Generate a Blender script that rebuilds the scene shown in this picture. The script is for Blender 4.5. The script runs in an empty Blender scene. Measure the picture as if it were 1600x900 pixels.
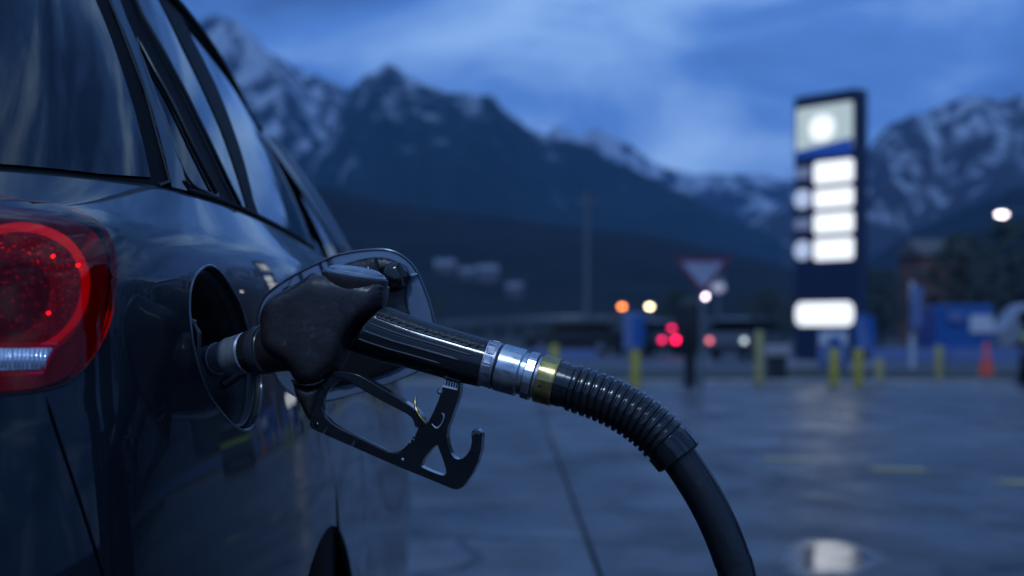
import bpy, bmesh, math, random
import numpy as np
from mathutils import Vector, noise, Matrix
from mathutils.geometry import delaunay_2d_cdt
from mathutils.bvhtree import BVHTree
random.seed(7); rng = np.random.default_rng(7)
S = bpy.context.scene
COL = S.collection
PI = math.pi

# ------------------------------------------------------------------ camera, world, sun, exposure
FPX, CX, HY, CH = 2222.22, 800.0, 518.0, 1.0        # focal length in photo pixels, optical axis, horizon row, eye height
cam_d = bpy.data.cameras.new("camera"); cam = bpy.data.objects.new("camera", cam_d); COL.objects.link(cam)
cam.location = (0, 0, CH); cam.rotation_euler = (PI/2, 0, 0)
cam_d.lens = 50; cam_d.sensor_width = 36; cam_d.shift_y = (HY-450)/1600
cam_d.clip_start = 0.05; cam_d.clip_end = 20000
cam_d.dof.use_dof = True; cam_d.dof.focus_distance = 1.29; cam_d.dof.aperture_fstop = 4.5
S.camera = cam
S.view_settings.view_transform = 'Standard'; S.view_settings.look = 'None'
S.view_settings.exposure = 0.0; S.view_settings.gamma = 1.0
S.render.engine = 'CYCLES'
S.cycles.use_denoising = True
S.cycles.max_bounces = 8; S.cycles.transparent_max_bounces = 12; S.cycles.glossy_bounces = 5
S.cycles.sample_clamp_indirect = 4.0
S.cycles.caustics_reflective = False; S.cycles.caustics_refractive = False

w = bpy.data.worlds.new("World"); S.world = w; w.use_nodes = True
nt = w.node_tree; N_ = nt.nodes; L_ = nt.links
for n in list(N_): N_.remove(n)
def nn(t, **k):
    n = N_.new(t)
    for a, b in k.items(): setattr(n, a, b)
    return n
out = nn('ShaderNodeOutputWorld'); bg = nn('ShaderNodeBackground'); L_.new(bg.outputs[0], out.inputs[0])
tc = nn('ShaderNodeTexCoord'); mp = nn('ShaderNodeMapping'); mp.inputs['Scale'].default_value = (1, 1, 2.3); mp.inputs['Location'].default_value = (3.1, 0.4, 1.7)
L_.new(tc.outputs['Generated'], mp.inputs[0])
nz = nn('ShaderNodeTexNoise'); nz.inputs['Scale'].default_value = 3.6; nz.inputs['Detail'].default_value = 7; nz.inputs['Roughness'].default_value = .53
nz.inputs['Distortion'].default_value = .5
L_.new(mp.outputs[0], nz.inputs[0])
cr = nn('ShaderNodeValToRGB'); e = cr.color_ramp.elements
e[0].position = .34; e[0].color = (.034, .098, .29, 1)
e[1].position = .66; e[1].color = (.36, .60, .98, 1)
m = e.new(.50); m.color = (.080, .215, .60, 1)
L_.new(nz.outputs[0], cr.inputs[0])
sky = nn('ShaderNodeTexSky', sky_type='NISHITA'); sky.sun_disc = False
sky.sun_elevation = math.radians(52); sky.sun_rotation = math.radians(188)
tint = nn('ShaderNodeMixRGB', blend_type='MULTIPLY'); tint.inputs[0].default_value = 1; tint.inputs[2].default_value = (.012, .012, .012, 1)
L_.new(sky.outputs[0], tint.inputs[1])
add = nn('ShaderNodeMixRGB', blend_type='ADD'); add.inputs[0].default_value = .6
L_.new(cr.outputs[0], add.inputs[1]); L_.new(tint.outputs[0], add.inputs[2])
L_.new(add.outputs[0], bg.inputs[0]); bg.inputs[1].default_value = 1.16

sd = bpy.data.lights.new("sun", 'SUN'); sun = bpy.data.objects.new("sun", sd); COL.objects.link(sun)
sd.energy = 1.0; sd.angle = math.radians(4); sd.color = (.52, .74, 1.0)
# light travels away from a source high behind the camera's right shoulder
sun.rotation_euler = Vector((.08, .58, -.74)).to_track_quat('-Z', 'Y').to_euler()

# ------------------------------------------------------------------ materials
MATS = {}
def mat(name, base=(.5,.5,.5), rough=.5, metal=0., coat=0., coat_rough=.03, emit=None, estr=0., bump=0., bscale=40., var=0., vscale=8., rvar=0., spec=.5, sheen=0., stretch=None, wear=0.):
    if name in MATS: return MATS[name]
    m = bpy.data.materials.new(name); m.use_nodes = True; t = m.node_tree; b = t.nodes['Principled BSDF']
    b.inputs['Base Color'].default_value = (*base, 1); b.inputs['Roughness'].default_value = rough
    b.inputs['Metallic'].default_value = metal; b.inputs['Coat Weight'].default_value = coat; b.inputs['Coat IOR'].default_value = 1.38; b.inputs['Coat Roughness'].default_value = coat_rough
    b.inputs['Specular IOR Level'].default_value = spec
    if emit: b.inputs['Emission Color'].default_value = (*emit, 1); b.inputs['Emission Strength'].default_value = estr
    co = t.nodes.new('ShaderNodeTexCoord'); src = co.outputs['Object']
    if stretch:
        q = t.nodes.new('ShaderNodeMapping'); q.inputs['Scale'].default_value = stretch; t.links.new(src, q.inputs[0]); src = q.outputs[0]
    if var or rvar:
        n = t.nodes.new('ShaderNodeTexNoise'); n.inputs['Scale'].default_value = vscale; n.inputs['Detail'].default_value = 6; n.inputs['Roughness'].default_value = .6
        t.links.new(src, n.inputs[0])
        if var:
            r = t.nodes.new('ShaderNodeMapRange'); r.inputs[1].default_value = .3; r.inputs[2].default_value = .7
            r.inputs[3].default_value = 1-var; r.inputs[4].default_value = 1+var; t.links.new(n.outputs[0], r.inputs[0])
            x = t.nodes.new('ShaderNodeMixRGB'); x.blend_type = 'MULTIPLY'; x.inputs[0].default_value = 1; x.inputs[1].default_value = (*base, 1)
            t.links.new(r.outputs[0], x.inputs[2]); t.links.new(x.outputs[0], b.inputs['Base Color'])
        if rvar:
            r = t.nodes.new('ShaderNodeMapRange'); r.inputs[1].default_value = .3; r.inputs[2].default_value = .7
            r.inputs[3].default_value = max(0, rough-rvar); r.inputs[4].default_value = rough+rvar; t.links.new(n.outputs[0], r.inputs[0])
            t.links.new(r.outputs[0], b.inputs['Roughness'])
    if wear:
        n = t.nodes.new('ShaderNodeTexNoise'); n.inputs['Scale'].default_value = 55; n.inputs['Detail'].default_value = 12; n.inputs['Roughness'].default_value = .72; n.inputs['Distortion'].default_value = 1.5; t.links.new(src, n.inputs[0])
        r = t.nodes.new('ShaderNodeMapRange'); r.inputs[1].default_value = .585; r.inputs[2].default_value = .70; r.inputs[4].default_value = .55*wear; t.links.new(n.outputs[0], r.inputs[0])
        x = t.nodes.new('ShaderNodeMixRGB'); x.inputs[2].default_value = (.17, .16, .17, 1); t.links.new(r.outputs[0], x.inputs[0])
        lk = [l for l in t.links if l.to_socket == b.inputs['Base Color']]
        if lk: t.links.new(lk[0].from_socket, x.inputs[1])
        else: x.inputs[1].default_value = (*base, 1)
        t.links.new(x.outputs[0], b.inputs['Base Color'])
    if bump:
        n = t.nodes.new('ShaderNodeTexNoise'); n.inputs['Scale'].default_value = bscale; n.inputs['Detail'].default_value = 5
        t.links.new(src, n.inputs[0]); k = t.nodes.new('ShaderNodeBump'); k.inputs['Strength'].default_value = bump; k.inputs['Distance'].default_value = .002
        t.links.new(n.outputs[0], k.inputs['Height']); t.links.new(k.outputs[0], b.inputs['Normal'])
    MATS[name] = m; return m
def glass(name, tint, ior=1.5, rough=0.):
    m = bpy.data.materials.new(name); m.use_nodes = True; t = m.node_tree
    for n in list(t.nodes): t.nodes.remove(n)
    o = t.nodes.new('ShaderNodeOutputMaterial'); tr = t.nodes.new('ShaderNodeBsdfTransparent'); tr.inputs[0].default_value = (*tint, 1)
    g = t.nodes.new('ShaderNodeBsdfGlossy'); g.inputs['Roughness'].default_value = rough; g.inputs[0].default_value = (1, 1, 1, 1)
    f = t.nodes.new('ShaderNodeFresnel'); f.inputs[0].default_value = ior; x = t.nodes.new('ShaderNodeMixShader')
    t.links.new(f.outputs[0], x.inputs[0]); t.links.new(tr.outputs[0], x.inputs[1]); t.links.new(g.outputs[0], x.inputs[2]); t.links.new(x.outputs[0], o.inputs[0])
    MATS[name] = m; return m

paint = mat('car_paint', (.002, .005, .009), .42, metal=.0, spec=.15, coat=.85, coat_rough=.012, rvar=.04, vscale=3)
blackp = mat('black_plastic', (.012, .012, .014), .38, bump=.15, bscale=300)
trimb = mat('black_gloss_trim', (.006, .006, .007), .55, spec=.03)
recess = mat('recess_plastic', (.006, .006, .007), .55, bump=.2, bscale=200)
rubber = mat('nozzle_rubber', (.030, .023, .023), .33, bump=.35, bscale=90, var=.35, vscale=22, rvar=.12, wear=1.)
gripm = mat('grip_plastic', (.005, .005, .007), .17, bump=.03, bscale=150, rvar=.06, vscale=25, coat=.5, coat_rough=.12)
padm = mat('pad_rubber', (.006, .0065, .008), .42, bump=.5, bscale=260)
steel = mat('steel', (.52, .53, .56), .27, metal=1, bump=.07, bscale=90, var=.18, vscale=60, rvar=.10)
steel2 = mat('worn_steel', (.42, .42, .46), .42, metal=1, bump=.5, bscale=120, var=.3, vscale=70, rvar=.12)
brass = mat('brass', (.50, .37, .13), .24, metal=1, bump=.05, bscale=90, var=.25, vscale=60, rvar=.1)
capm = mat('cap_plastic', (.16, .19, .24), .22, bump=.3, bscale=80, var=.2, vscale=50)
hosem = mat('hose_rubber', (.008, .009, .011), .30, bump=.15, bscale=150, rvar=.08, vscale=20, wear=.25)
sleeve = mat('bend_sleeve_rubber', (.006, .007, .009), .22, bump=.12, bscale=160, rvar=.09, vscale=40, coat=.4, coat_rough=.1)
white = mat('white_print', (.75, .75, .78), .5, var=.2, vscale=300)
tyre = mat('tyre', (.012, .012, .012), .8, bump=.3, bscale=60)
alloy = mat('alloy', (.25, .26, .28), .35, metal=1, var=.1)
navy = mat('navy_cladding', (.005, .014, .052), .35, var=.1)
sglow = mat('price_panel', (.8, .8, .8), .4, emit=(1, 1, .94), estr=1.02)
slogo = mat('logo_panel', (.5, .55, .5), .4, emit=(.75, .85, .72), estr=.46)
slogo2 = mat('logo_disc', (.7, .7, .7), .4, emit=(.98, 1, .9), estr=.95)
sblue = mat('sign_blue', (.015, .06, .28), .4, emit=(.02, .10, .5), estr=.30)
slab2 = mat('label_panel', (.3, .33, .45), .4, emit=(.62, .72, .9), estr=.62)
slab3 = mat('label_panel_dim', (.12, .14, .2), .4, emit=(.3, .36, .6), estr=.34)
yel = mat('yellow_paint', (.44, .34, .035), .5, var=.25, vscale=6)
yeld = mat('faded_yellow_paint', (.40, .32, .12), .6, var=.2, vscale=6)
linep = mat('road_yellow', (.42, .33, .14), .7, var=.35, vscale=9)
orange = mat('cone_orange', (.75, .07, .02), .45, var=.1)
coneband = mat('cone_band', (.55, .12, .2), .4)
redm = mat('red_enamel', (.13, .025, .06), .5)
signface = mat('sign_face', (.32, .32, .42), .5, var=.2, vscale=3)
whitem = mat('white_enamel', (.55, .55, .6), .35, var=.1, vscale=4)
greym = mat('grey_metal', (.16, .17, .18), .45, metal=.6, var=.15)
darkm = mat('dark_metal', (.015, .015, .018), .5)
bluem = mat('blue_enamel', (.010, .085, .30), .35, var=.1, vscale=3)
bluep = mat('pale_blue_plastic', (.12, .17, .34), .45, var=.1)
conc = mat('pale_concrete', (.30, .29, .30), .8, var=.2, vscale=3, bump=.3, bscale=20)
brick = mat('brown_render', (.16, .07, .055), .8, var=.2, vscale=2)
roofm = mat('roof_tile', (.10, .09, .09), .7, var=.2)
snowroof = mat('snowy_roof', (.16, .17, .2), .7, var=.1)
wallm = mat('pale_render', (.12, .12, .14), .8, var=.1)
grassm = mat('verge_grass', (.022, .026, .018), .9, var=.4, vscale=.5, bump=.5, bscale=6)
bark = mat('bark', (.03, .024, .02), .9, bump=.6, bscale=12)
leafm = mat('dark_leaf', (.025, .035, .025), .7, var=.4, vscale=3)
lime = mat('lime_reflective', (.35, .5, .04), .4)
cargl = glass('car_window_glass', (.10, .115, .13), 1.55)
qglass = glass('quarter_glass', (.06, .08, .075), 1.16)  # pane's weaker sky reflection put into a darker tint and low index
lensred = glass('red_lens', (.94, .03, .08), 1.30)
def lightm(name, c, s): return mat(name, (.2, .2, .2), .5, emit=c, estr=s)

def tail_mat(nm='lamp_reflector', c0=(.45, .01, .05, 1), c1=(.02, .002, .004, 1), sc=170, es=.012, met=.7):
    m = bpy.data.materials.new(nm); m.use_nodes = True; t = m.node_tree; b = t.nodes['Principled BSDF']
    co = t.nodes.new('ShaderNodeTexCoord'); v = t.nodes.new('ShaderNodeTexVoronoi'); v.inputs['Scale'].default_value = sc
    t.links.new(co.outputs['Object'], v.inputs[0])
    r = t.nodes.new('ShaderNodeValToRGB'); r.color_ramp.elements[0].color = c0; r.color_ramp.elements[1].color = c1
    r.color_ramp.elements[0].position = .05; r.color_ramp.elements[1].position = .42
    t.links.new(v.outputs['Distance'], r.inputs[0]); t.links.new(r.outputs[0], b.inputs['Base Color'])
    b.inputs['Roughness'].default_value = .25; b.inputs['Metallic'].default_value = met
    k = t.nodes.new('ShaderNodeBump'); k.inputs['Strength'].default_value = 1; k.inputs['Distance'].default_value = .003
    t.links.new(v.outputs['Distance'], k.inputs['Height']); t.links.new(k.outputs[0], b.inputs['Normal'])
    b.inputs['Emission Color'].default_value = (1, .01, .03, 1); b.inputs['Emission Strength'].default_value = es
    return m
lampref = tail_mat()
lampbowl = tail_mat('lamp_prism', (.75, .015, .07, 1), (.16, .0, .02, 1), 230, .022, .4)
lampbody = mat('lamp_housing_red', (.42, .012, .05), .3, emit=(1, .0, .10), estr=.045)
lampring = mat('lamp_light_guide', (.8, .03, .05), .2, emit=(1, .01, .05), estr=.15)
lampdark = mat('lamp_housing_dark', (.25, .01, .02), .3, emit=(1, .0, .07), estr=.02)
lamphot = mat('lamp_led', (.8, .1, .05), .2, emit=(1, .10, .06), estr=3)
clearstrip = mat('reversing_lens', (.48, .50, .56), .12, metal=.6, bump=.8, bscale=150, var=.3, vscale=90)

# ------------------------------------------------------------------ object helpers
ORG = {}
def tag(o, label=None, cat=None, group=None, kind=None):
    for k, v in (('label', label), ('category', cat), ('group', group), ('kind', kind)):
        if v: o[k] = v
    return o
def thing(name, label, cat, loc=(0,0,0), group=None):
    o = bpy.data.objects.new(name, None); COL.objects.link(o); o.location = loc; o.empty_display_size = .1
    ORG[o.name] = Vector(loc); return tag(o, label, cat, group)
def mesh(name, verts, faces, m, parent=None, smooth=True, normals=None, org=None, auto=None):
    """verts are world points (parent's origin is subtracted)"""
    o0 = ORG[parent.name] if parent else Vector(org or (0, 0, 0))
    me = bpy.data.meshes.new(name)
    me.from_pydata([(v[0]-o0[0], v[1]-o0[1], v[2]-o0[2]) for v in verts], [], [tuple(int(i) for i in f) for f in faces])
    me.materials.append(m)
    if smooth: me.polygons.foreach_set('use_smooth', [True]*len(me.polygons))
    me.update()
    if normals is not None: me.normals_split_custom_set_from_vertices([tuple(n) for n in normals])
    elif auto:
        b = bmesh.new(); b.from_mesh(me); bmesh.ops.recalc_face_normals(b, faces=b.faces[:]); 
        for ed in b.edges:
            if len(ed.link_faces) == 2 and ed.calc_face_angle(0) > auto: ed.smooth = False
        b.to_mesh(me); b.free()
    o = bpy.data.objects.new(name, me); COL.objects.link(o)
    if parent: o.parent = parent; ORG[o.name] = o0.copy()
    else: o.location = o0; ORG[o.name] = o0.copy()
    return o
def bevel(o, wd, seg=2, ang=35):
    md = o.modifiers.new('bevel', 'BEVEL'); md.width = wd; md.segments = seg; md.limit_method = 'ANGLE'; md.angle_limit = math.radians(ang)
    md.harden_normals = True
    o.data.polygons.foreach_set('use_smooth', [True]*len(o.data.polygons))
    return o
def box(name, c, s, m, parent=None, rz=0, bv=.0, org=None):
    vs = []; R = Matrix.Rotation(rz, 3, 'Z'); c = Vector(c)
    for sx in (-1, 1):
        for sy in (-1, 1):
            for sz in (-1, 1): vs.append(c + R @ Vector((sx*s[0]/2, sy*s[1]/2, sz*s[2]/2)))
    f = [(0,1,3,2), (4,6,7,5), (0,4,5,1), (2,3,7,6), (0,2,6,4), (1,5,7,3)]
    o = mesh(name, vs, f, m, parent, smooth=False, org=org)
    if bv: bevel(o, bv)
    return o
def spline_pts(P, n, closed=False):
    """Catmull-Rom resample"""
    P = [Vector(p) for p in P]; out = []; k = len(P); segs = k if closed else k-1
    for i in range(segs):
        g = (lambda j: P[j % k]) if closed else (lambda j: P[min(max(j, 0), k-1)])
        p0, p1, p2, p3 = g(i-1), g(i), g(i+1), g(i+2)
        for j in range(n):
            t = j/n; out.append(.5*((2*p1)+(p2-p0)*t+(2*p0-5*p1+4*p2-p3)*t*t+(3*p1-p0-3*p2+p3)*t**3))
    if not closed: out.append(P[-1].copy())
    return out
def tube_geo(path, radii, seg=24, up=Vector((0, 0, 1)), cap=True, phase=0., sect=None):
    """path: points; radii: number or list -> verts, faces"""
    path = [Vector(p) for p in path]; n = len(path)
    if not hasattr(radii, '__len__'): radii = [radii]*n
    V, F = [], []; prev = None
    for i, p in enumerate(path):
        a = path[max(i-1, 0)]; b = path[min(i+1, n-1)]; t = (b-a)
        if t.length < 1e-9: t = prev_t
        t = t.normalized(); prev_t = t
        if prev is None:
            u = up - t*up.dot(t)
            if u.length < .1: u = Vector((1, 0, 0)) - t*t.x
            u.normalize()
        else: u = (prev - t*prev.dot(t)).normalized()
        prev = u; v = t.cross(u)
        for j in range(seg):
            an = phase + 2*PI*j/seg; r = radii[i]*(sect(an) if sect else 1)
            V.append(p + u*math.cos(an)*r + v*math.sin(an)*r)
    for i in range(n-1):
        for j in range(seg):
            k = (j+1) % seg; F.append((i*seg+j, i*seg+k, (i+1)*seg+k, (i+1)*seg+j))
    if cap: F.append(tuple(range(seg))[::-1]); F.append(tuple((n-1)*seg+j for j in range(seg)))
    return V, F
def tube(name, path, radii, m, parent=None, seg=24, auto=.6, **k):
    V, F = tube_geo(path, radii, seg, **k); return mesh(name, V, F, m, parent, auto=auto)
def lathe_axis(name, p0, d, prof, m, parent, seg=40, sect=None, phase=0.):
    """prof: (distance along d, radius) pairs; doubled points keep edges crisp"""
    path = []; rad = []
    d = Vector(d).normalized(); p0 = Vector(p0); V, F = [], []
    u = Vector((0, 0, 1)) if abs(d.z) < .95 else Vector((1, 0, 0)); u = (u-d*u.dot(d)).normalized(); v = d.cross(u); n = len(prof)
    for s, r in prof:
        for j in range(seg):
            an = phase+2*PI*j/seg; rr = r*(sect(an) if sect else 1); V.append(p0+d*s+u*math.cos(an)*rr+v*math.sin(an)*rr)
    for i in range(n-1):
        for j in range(seg):
            k = (j+1) % seg; F.append((i*seg+j, i*seg+k, (i+1)*seg+k, (i+1)*seg+j))
    F.append(tuple(range(seg))[::-1]); F.append(tuple((n-1)*seg+j for j in range(seg)))
    return mesh(name, V, F, m, parent, auto=.5)
def join_geo(parts):
    V, F = [], []
    for v, f in parts:
        o = len(V); V += list(v); F += [tuple(i+o for i in g) for g in f]
    return V, F
def box_geo(c, s, rz=0):
    R = Matrix.Rotation(rz, 3, 'Z'); c = Vector(c)
    vs = [c + R @ Vector((sx*s[0]/2, sy*s[1]/2, sz*s[2]/2)) for sx in (-1,1) for sy in (-1,1) for sz in (-1,1)]
    return vs, [(0,1,3,2), (4,6,7,5), (0,4,5,1), (2,3,7,6), (0,2,6,4), (1,5,7,3)]
def copy_tree(o, loc=None, label=None, parent=None):
    c = o.copy(); COL.objects.link(c); c.parent = parent
    if loc is not None: c.location = loc
    if label: c['label'] = label
    for ch in o.children: copy_tree(ch, parent=c)
    return c
def ray(px, py, Y): return Vector(((px-CX)/FPX*Y, Y, CH+(HY-py)/FPX*Y))
def inside(poly, x, y):
    c = False; n = len(poly); j = n-1
    for i in range(n):
        xi, yi = poly[i]; xj, yj = poly[j]
        if (yi > y) != (yj > y) and x < (xj-xi)*(y-yi)/(yj-yi)+xi: c = not c
        j = i
    return c
def fill2d(outer, holes, step):
    """triangulate a polygon with holes and a grid of inner points -> verts2d, tris, n_boundary"""
    loops = [outer]+list(holes); pts = []; edges = []; k = 0
    for lp in loops:
        n = len(lp); pts += [Vector((p[0], p[1])) for p in lp]; edges += [(k+i, k+(i+1) % n) for i in range(n)]; k += n
    B = np.array([(p[0], p[1]) for p in pts])
    if step:
        xs = np.arange(B[:, 0].min()+step*.5, B[:, 0].max(), step); ys = np.arange(B[:, 1].min()+step*.5, B[:, 1].max(), step)
        for x in xs:
            for y in ys:
                if sum(inside(lp, x, y) for lp in loops) % 2 == 1 and np.min((B[:, 0]-x)**2+(B[:, 1]-y)**2) > (step*.55)**2: pts.append(Vector((x, y)))
    vo, eo, fo, *_ = delaunay_2d_cdt(pts, edges, [], 0, 1e-7, False)
    T = []
    for f in fo:
        c = sum((vo[i] for i in f), Vector((0, 0)))/len(f)
        if sum(inside(lp, c.x, c.y) for lp in loops) % 2 == 1: T.append(tuple(f))
    return vo, T
def densify(poly, step):
    out = []; n = len(poly)
    for i in range(n):
        a = Vector(poly[i][:2]); b = Vector(poly[(i+1) % n][:2]); k = max(1, int((b-a).length/step))
        for j in range(k): out.append(tuple(a.lerp(b, j/k)))
    return out
def smooth_poly(P, n=5): return [(p.x, p.y) for p in spline_pts([Vector((*p, 0)) for p in P], n, True)]
def boundary(T):
    c = {}
    for f in T:
        for i in range(len(f)):
            a, b = f[i], f[(i+1) % len(f)]; c[(a, b)] = 1
    return [(a, b) for (a, b) in c if (b, a) not in c]
def slab_geo(vo, T, fn, d0, d1):
    """closed slab from a 2-D triangulation: fn(x, y, d) -> world"""
    n = len(vo); V = [fn(v.x, v.y, d1) for v in vo]+[fn(v.x, v.y, d0) for v in vo]
    F = [f for f in T]+[tuple(i+n for i in f[::-1]) for f in T]+[(b, a, a+n, b+n) for a, b in boundary(T)]
    return V, F
def plate(name, outer, holes, fn, d0, d1, m, parent, bv=.0012, step=None):
    vo, T = fill2d(outer, holes, step); V, F = slab_geo(vo, T, fn, d0, d1)
    o = mesh(name, V, F, m, parent, smooth=False)
    b = bmesh.new(); b.from_mesh(o.data); bmesh.ops.recalc_face_normals(b, faces=b.faces[:]); b.to_mesh(o.data); b.free()
    if bv: bevel(o, bv, 3, 50)
    return o
def puff(name, outer, fn, T0, D, m, parent, step=2.5, power=.5, holes=(), base=0., relax=6, basef=None):
    """pillow-shaped solid with a rounded edge"""
    B = np.array(outer)
    vo, T = fill2d(outer, holes, step); n = len(vo); h = []
    L = np.array(densify(outer, step*.5)) if len(outer) < 400 else B
    for v in vo:
        d = math.sqrt(np.min((L[:, 0]-v.x)**2+(L[:, 1]-v.y)**2)); t = min(d/D, 1)
        bb = basef(v.x, v.y) if basef else base; h.append(bb+(T0-bb)*(max(0, 1-(1-t)**2.2))**power)
    nb_ = [set() for _ in vo]
    for f in T:
        for a in f: nb_[a].update(x for x in f if x != a)
    bset = set(i for e in boundary(T) for i in e); h = np.array(h); idx = [i for i in range(n) if i not in bset]
    mx_ = max(len(x) for x in nb_); NBI = np.zeros((n, mx_), int); NBW = np.zeros((n, mx_))
    for i, x in enumerate(nb_):
        for j, y in enumerate(x): NBI[i, j] = y; NBW[i, j] = 1/len(x)
    for _ in range(relax):
        h2 = (h[NBI]*NBW).sum(1); h[idx] = h2[idx]
    V = [fn(v.x, v.y, h[i]) for i, v in enumerate(vo)]+[fn(v.x, v.y, -h[i]) for i, v in enumerate(vo)]
    F = [f for f in T]+[tuple(i+n for i in f[::-1]) for f in T]+[(b, a, a+n, b+n) for a, b in boundary(T)]
    o = mesh(name, V, F, m, parent)
    b = bmesh.new(); b.from_mesh(o.data); bmesh.ops.remove_doubles(b, verts=b.verts[:], dist=1e-6); bmesh.ops.recalc_face_normals(b, faces=b.faces[:]); b.to_mesh(o.data); b.free()
    return o

# ------------------------------------------------------------------ ground, slabs, kerb, road
def ground_mat():
    m = bpy.data.materials.new('wet_concrete'); m.use_nodes = True; t = m.node_tree; b = t.nodes['Principled BSDF']; ln = t.links.new
    g = t.nodes.new('ShaderNodeNewGeometry'); oi = t.nodes.new('ShaderNodeObjectInfo')
    def noi(sc, det=6, st=(1, 1, 1)):
        q = t.nodes.new('ShaderNodeMapping'); q.inputs['Scale'].default_value = st; ln(g.outputs['Position'], q.inputs[0])
        n = t.nodes.new('ShaderNodeTexNoise'); n.inputs['Scale'].default_value = sc; n.inputs['Detail'].default_value = det; n.inputs['Roughness'].default_value = .6; ln(q.outputs[0], n.inputs[0]); return n.outputs[0]
    def rng_(s, a, b_, c, d):
        r = t.nodes.new('ShaderNodeMapRange'); r.interpolation_type = 'SMOOTHSTEP'
        for i, v in enumerate((a, b_, c, d)): r.inputs[i+1].default_value = v
        ln(s, r.inputs[0]); return r.outputs[0]
    big = noi(.32, 4, (1, .6, 1)); fine = noi(9, 8)
    r = t.nodes.new('ShaderNodeValToRGB'); r.color_ramp.elements[0].position = .3; r.color_ramp.elements[1].position = .72
    r.color_ramp.elements[0].color = (.020, .020, .022, 1); r.color_ramp.elements[1].color = (.112, .108, .112, 1); ln(noi(1.1, 9), r.inputs[0])
    mx = t.nodes.new('ShaderNodeMixRGB'); mx.blend_type = 'MULTIPLY'; mx.inputs[0].default_value = 1; ln(r.outputs[0], mx.inputs[1])
    ln(rng_(oi.outputs['Random'], 0, 1, .7, 1.2), mx.inputs[2])
    vo = t.nodes.new('ShaderNodeTexVoronoi'); vo.feature = 'DISTANCE_TO_EDGE'; vo.inputs['Scale'].default_value = .42; wn_ = t.nodes.new('ShaderNodeTexNoise'); wn_.inputs['Scale'].default_value = 1.6; wn_.inputs['Detail'].default_value = 7
    ln(g.outputs['Position'], wn_.inputs[0]); wa = t.nodes.new('ShaderNodeMixRGB'); wa.blend_type = 'ADD'; wa.inputs[0].default_value = .55; ln(g.outputs['Position'], wa.inputs[1]); ln(wn_.outputs['Color'], wa.inputs[2]); ln(wa.outputs[0], vo.inputs['Vector'])
    m3 = t.nodes.new('ShaderNodeMixRGB'); m3.blend_type = 'MULTIPLY'; m3.inputs[0].default_value = 1; ln(mx.outputs[0], m3.inputs[1]); ln(rng_(vo.outputs['Distance'], .004, .018, .25, 1), m3.inputs[2])
    m4 = t.nodes.new('ShaderNodeMixRGB'); m4.blend_type = 'MULTIPLY'; m4.inputs[0].default_value = 1; ln(m3.outputs[0], m4.inputs[1]); ln(rng_(noi(.9, 3, (1, .8, 1)), .58, .68, 1, .45), m4.inputs[2])
    m5 = t.nodes.new('ShaderNodeMixRGB'); m5.blend_type = 'MULTIPLY'; m5.inputs[0].default_value = 1; ln(m4.outputs[0], m5.inputs[1]); ln(rng_(noi(45, 6), .35, .65, .65, 1.35), m5.inputs[2]); ln(m5.outputs[0], b.inputs['Base Color'])
    pud = rng_(big, .56, .66, 0, .55)
    v_ = t.nodes.new('ShaderNodeVectorMath'); v_.operation = 'SUBTRACT'; ln(g.outputs['Position'], v_.inputs[0]); v_.inputs[1].default_value = (1.40, 6.22, 0)
    v2 = t.nodes.new('ShaderNodeVectorMath'); v2.operation = 'MULTIPLY'; ln(v_.outputs[0], v2.inputs[0]); v2.inputs[1].default_value = (4.0, 1.5, 0)
    v3 = t.nodes.new('ShaderNodeVectorMath'); v3.operation = 'LENGTH'; ln(v2.outputs[0], v3.inputs[0])
    ad = t.nodes.new('ShaderNodeMath'); ad.operation = 'MULTIPLY_ADD'; ln(noi(2.2, 4), ad.inputs[0]); ad.inputs[1].default_value = 2.4; ln(v3.outputs['Value'], ad.inputs[2])
    p2 = rng_(ad.outputs[0], 2.15, 1.6, 0, .9); mxx = t.nodes.new('ShaderNodeMath'); mxx.operation = 'MAXIMUM'; ln(pud, mxx.inputs[0]); ln(p2, mxx.inputs[1]); pud = mxx.outputs[0]
    a = t.nodes.new('ShaderNodeMath'); a.operation = 'MULTIPLY_ADD'; ln(pud, a.inputs[0]); a.inputs[1].default_value = -.36; ln(rng_(noi(1.4, 6, (1, .55, 1)), .32, .68, .28, .52), a.inputs[2])
    ln(a.outputs[0], b.inputs['Roughness'])
    ln(rng_(p2, 0, 1, .33, 1.0), b.inputs['Specular IOR Level'])
    k = t.nodes.new('ShaderNodeBump'); k.inputs['Distance'].default_value = .004; ln(fine, k.inputs['Height'])
    s = rng_(pud, 0, 1, .45, .06); ln(s, k.inputs['Strength']); ln(k.outputs[0], b.inputs['Normal'])
    return m
wetc = ground_mat()
asph = mat('asphalt', (.035, .035, .04), .55, var=.35, vscale=.8, bump=.4, bscale=8, rvar=.15)
jointm = mat('joint_filler', (.04, .04, .043), .7)
def sheet(name, x0, x1, y0, y1, z, m, kind='structure'):
    o = mesh(name, [(x0,y0,z),(x1,y0,z),(x1,y1,z),(x0,y1,z)], [(0,1,2,3)], m, smooth=False, org=((x0+x1)/2, (y0+y1)/2, z)); return tag(o, kind=kind)
sheet('ground', -5600, 5600, -2600, 5800, -.06, grassm)
fore = sheet('forecourt', -14.2, 18.2, -4.2, 27.0, -.03, jointm)
ORG[fore.name] = Vector((2.0, 11.4, -.03))
sx0 = .36
xs = [sx0-14.4+4.8*i for i in range(7)]; ys = [-4.0, 1.0, 6.85, 12.0, 17.0, 22.0, 26.9]
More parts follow.
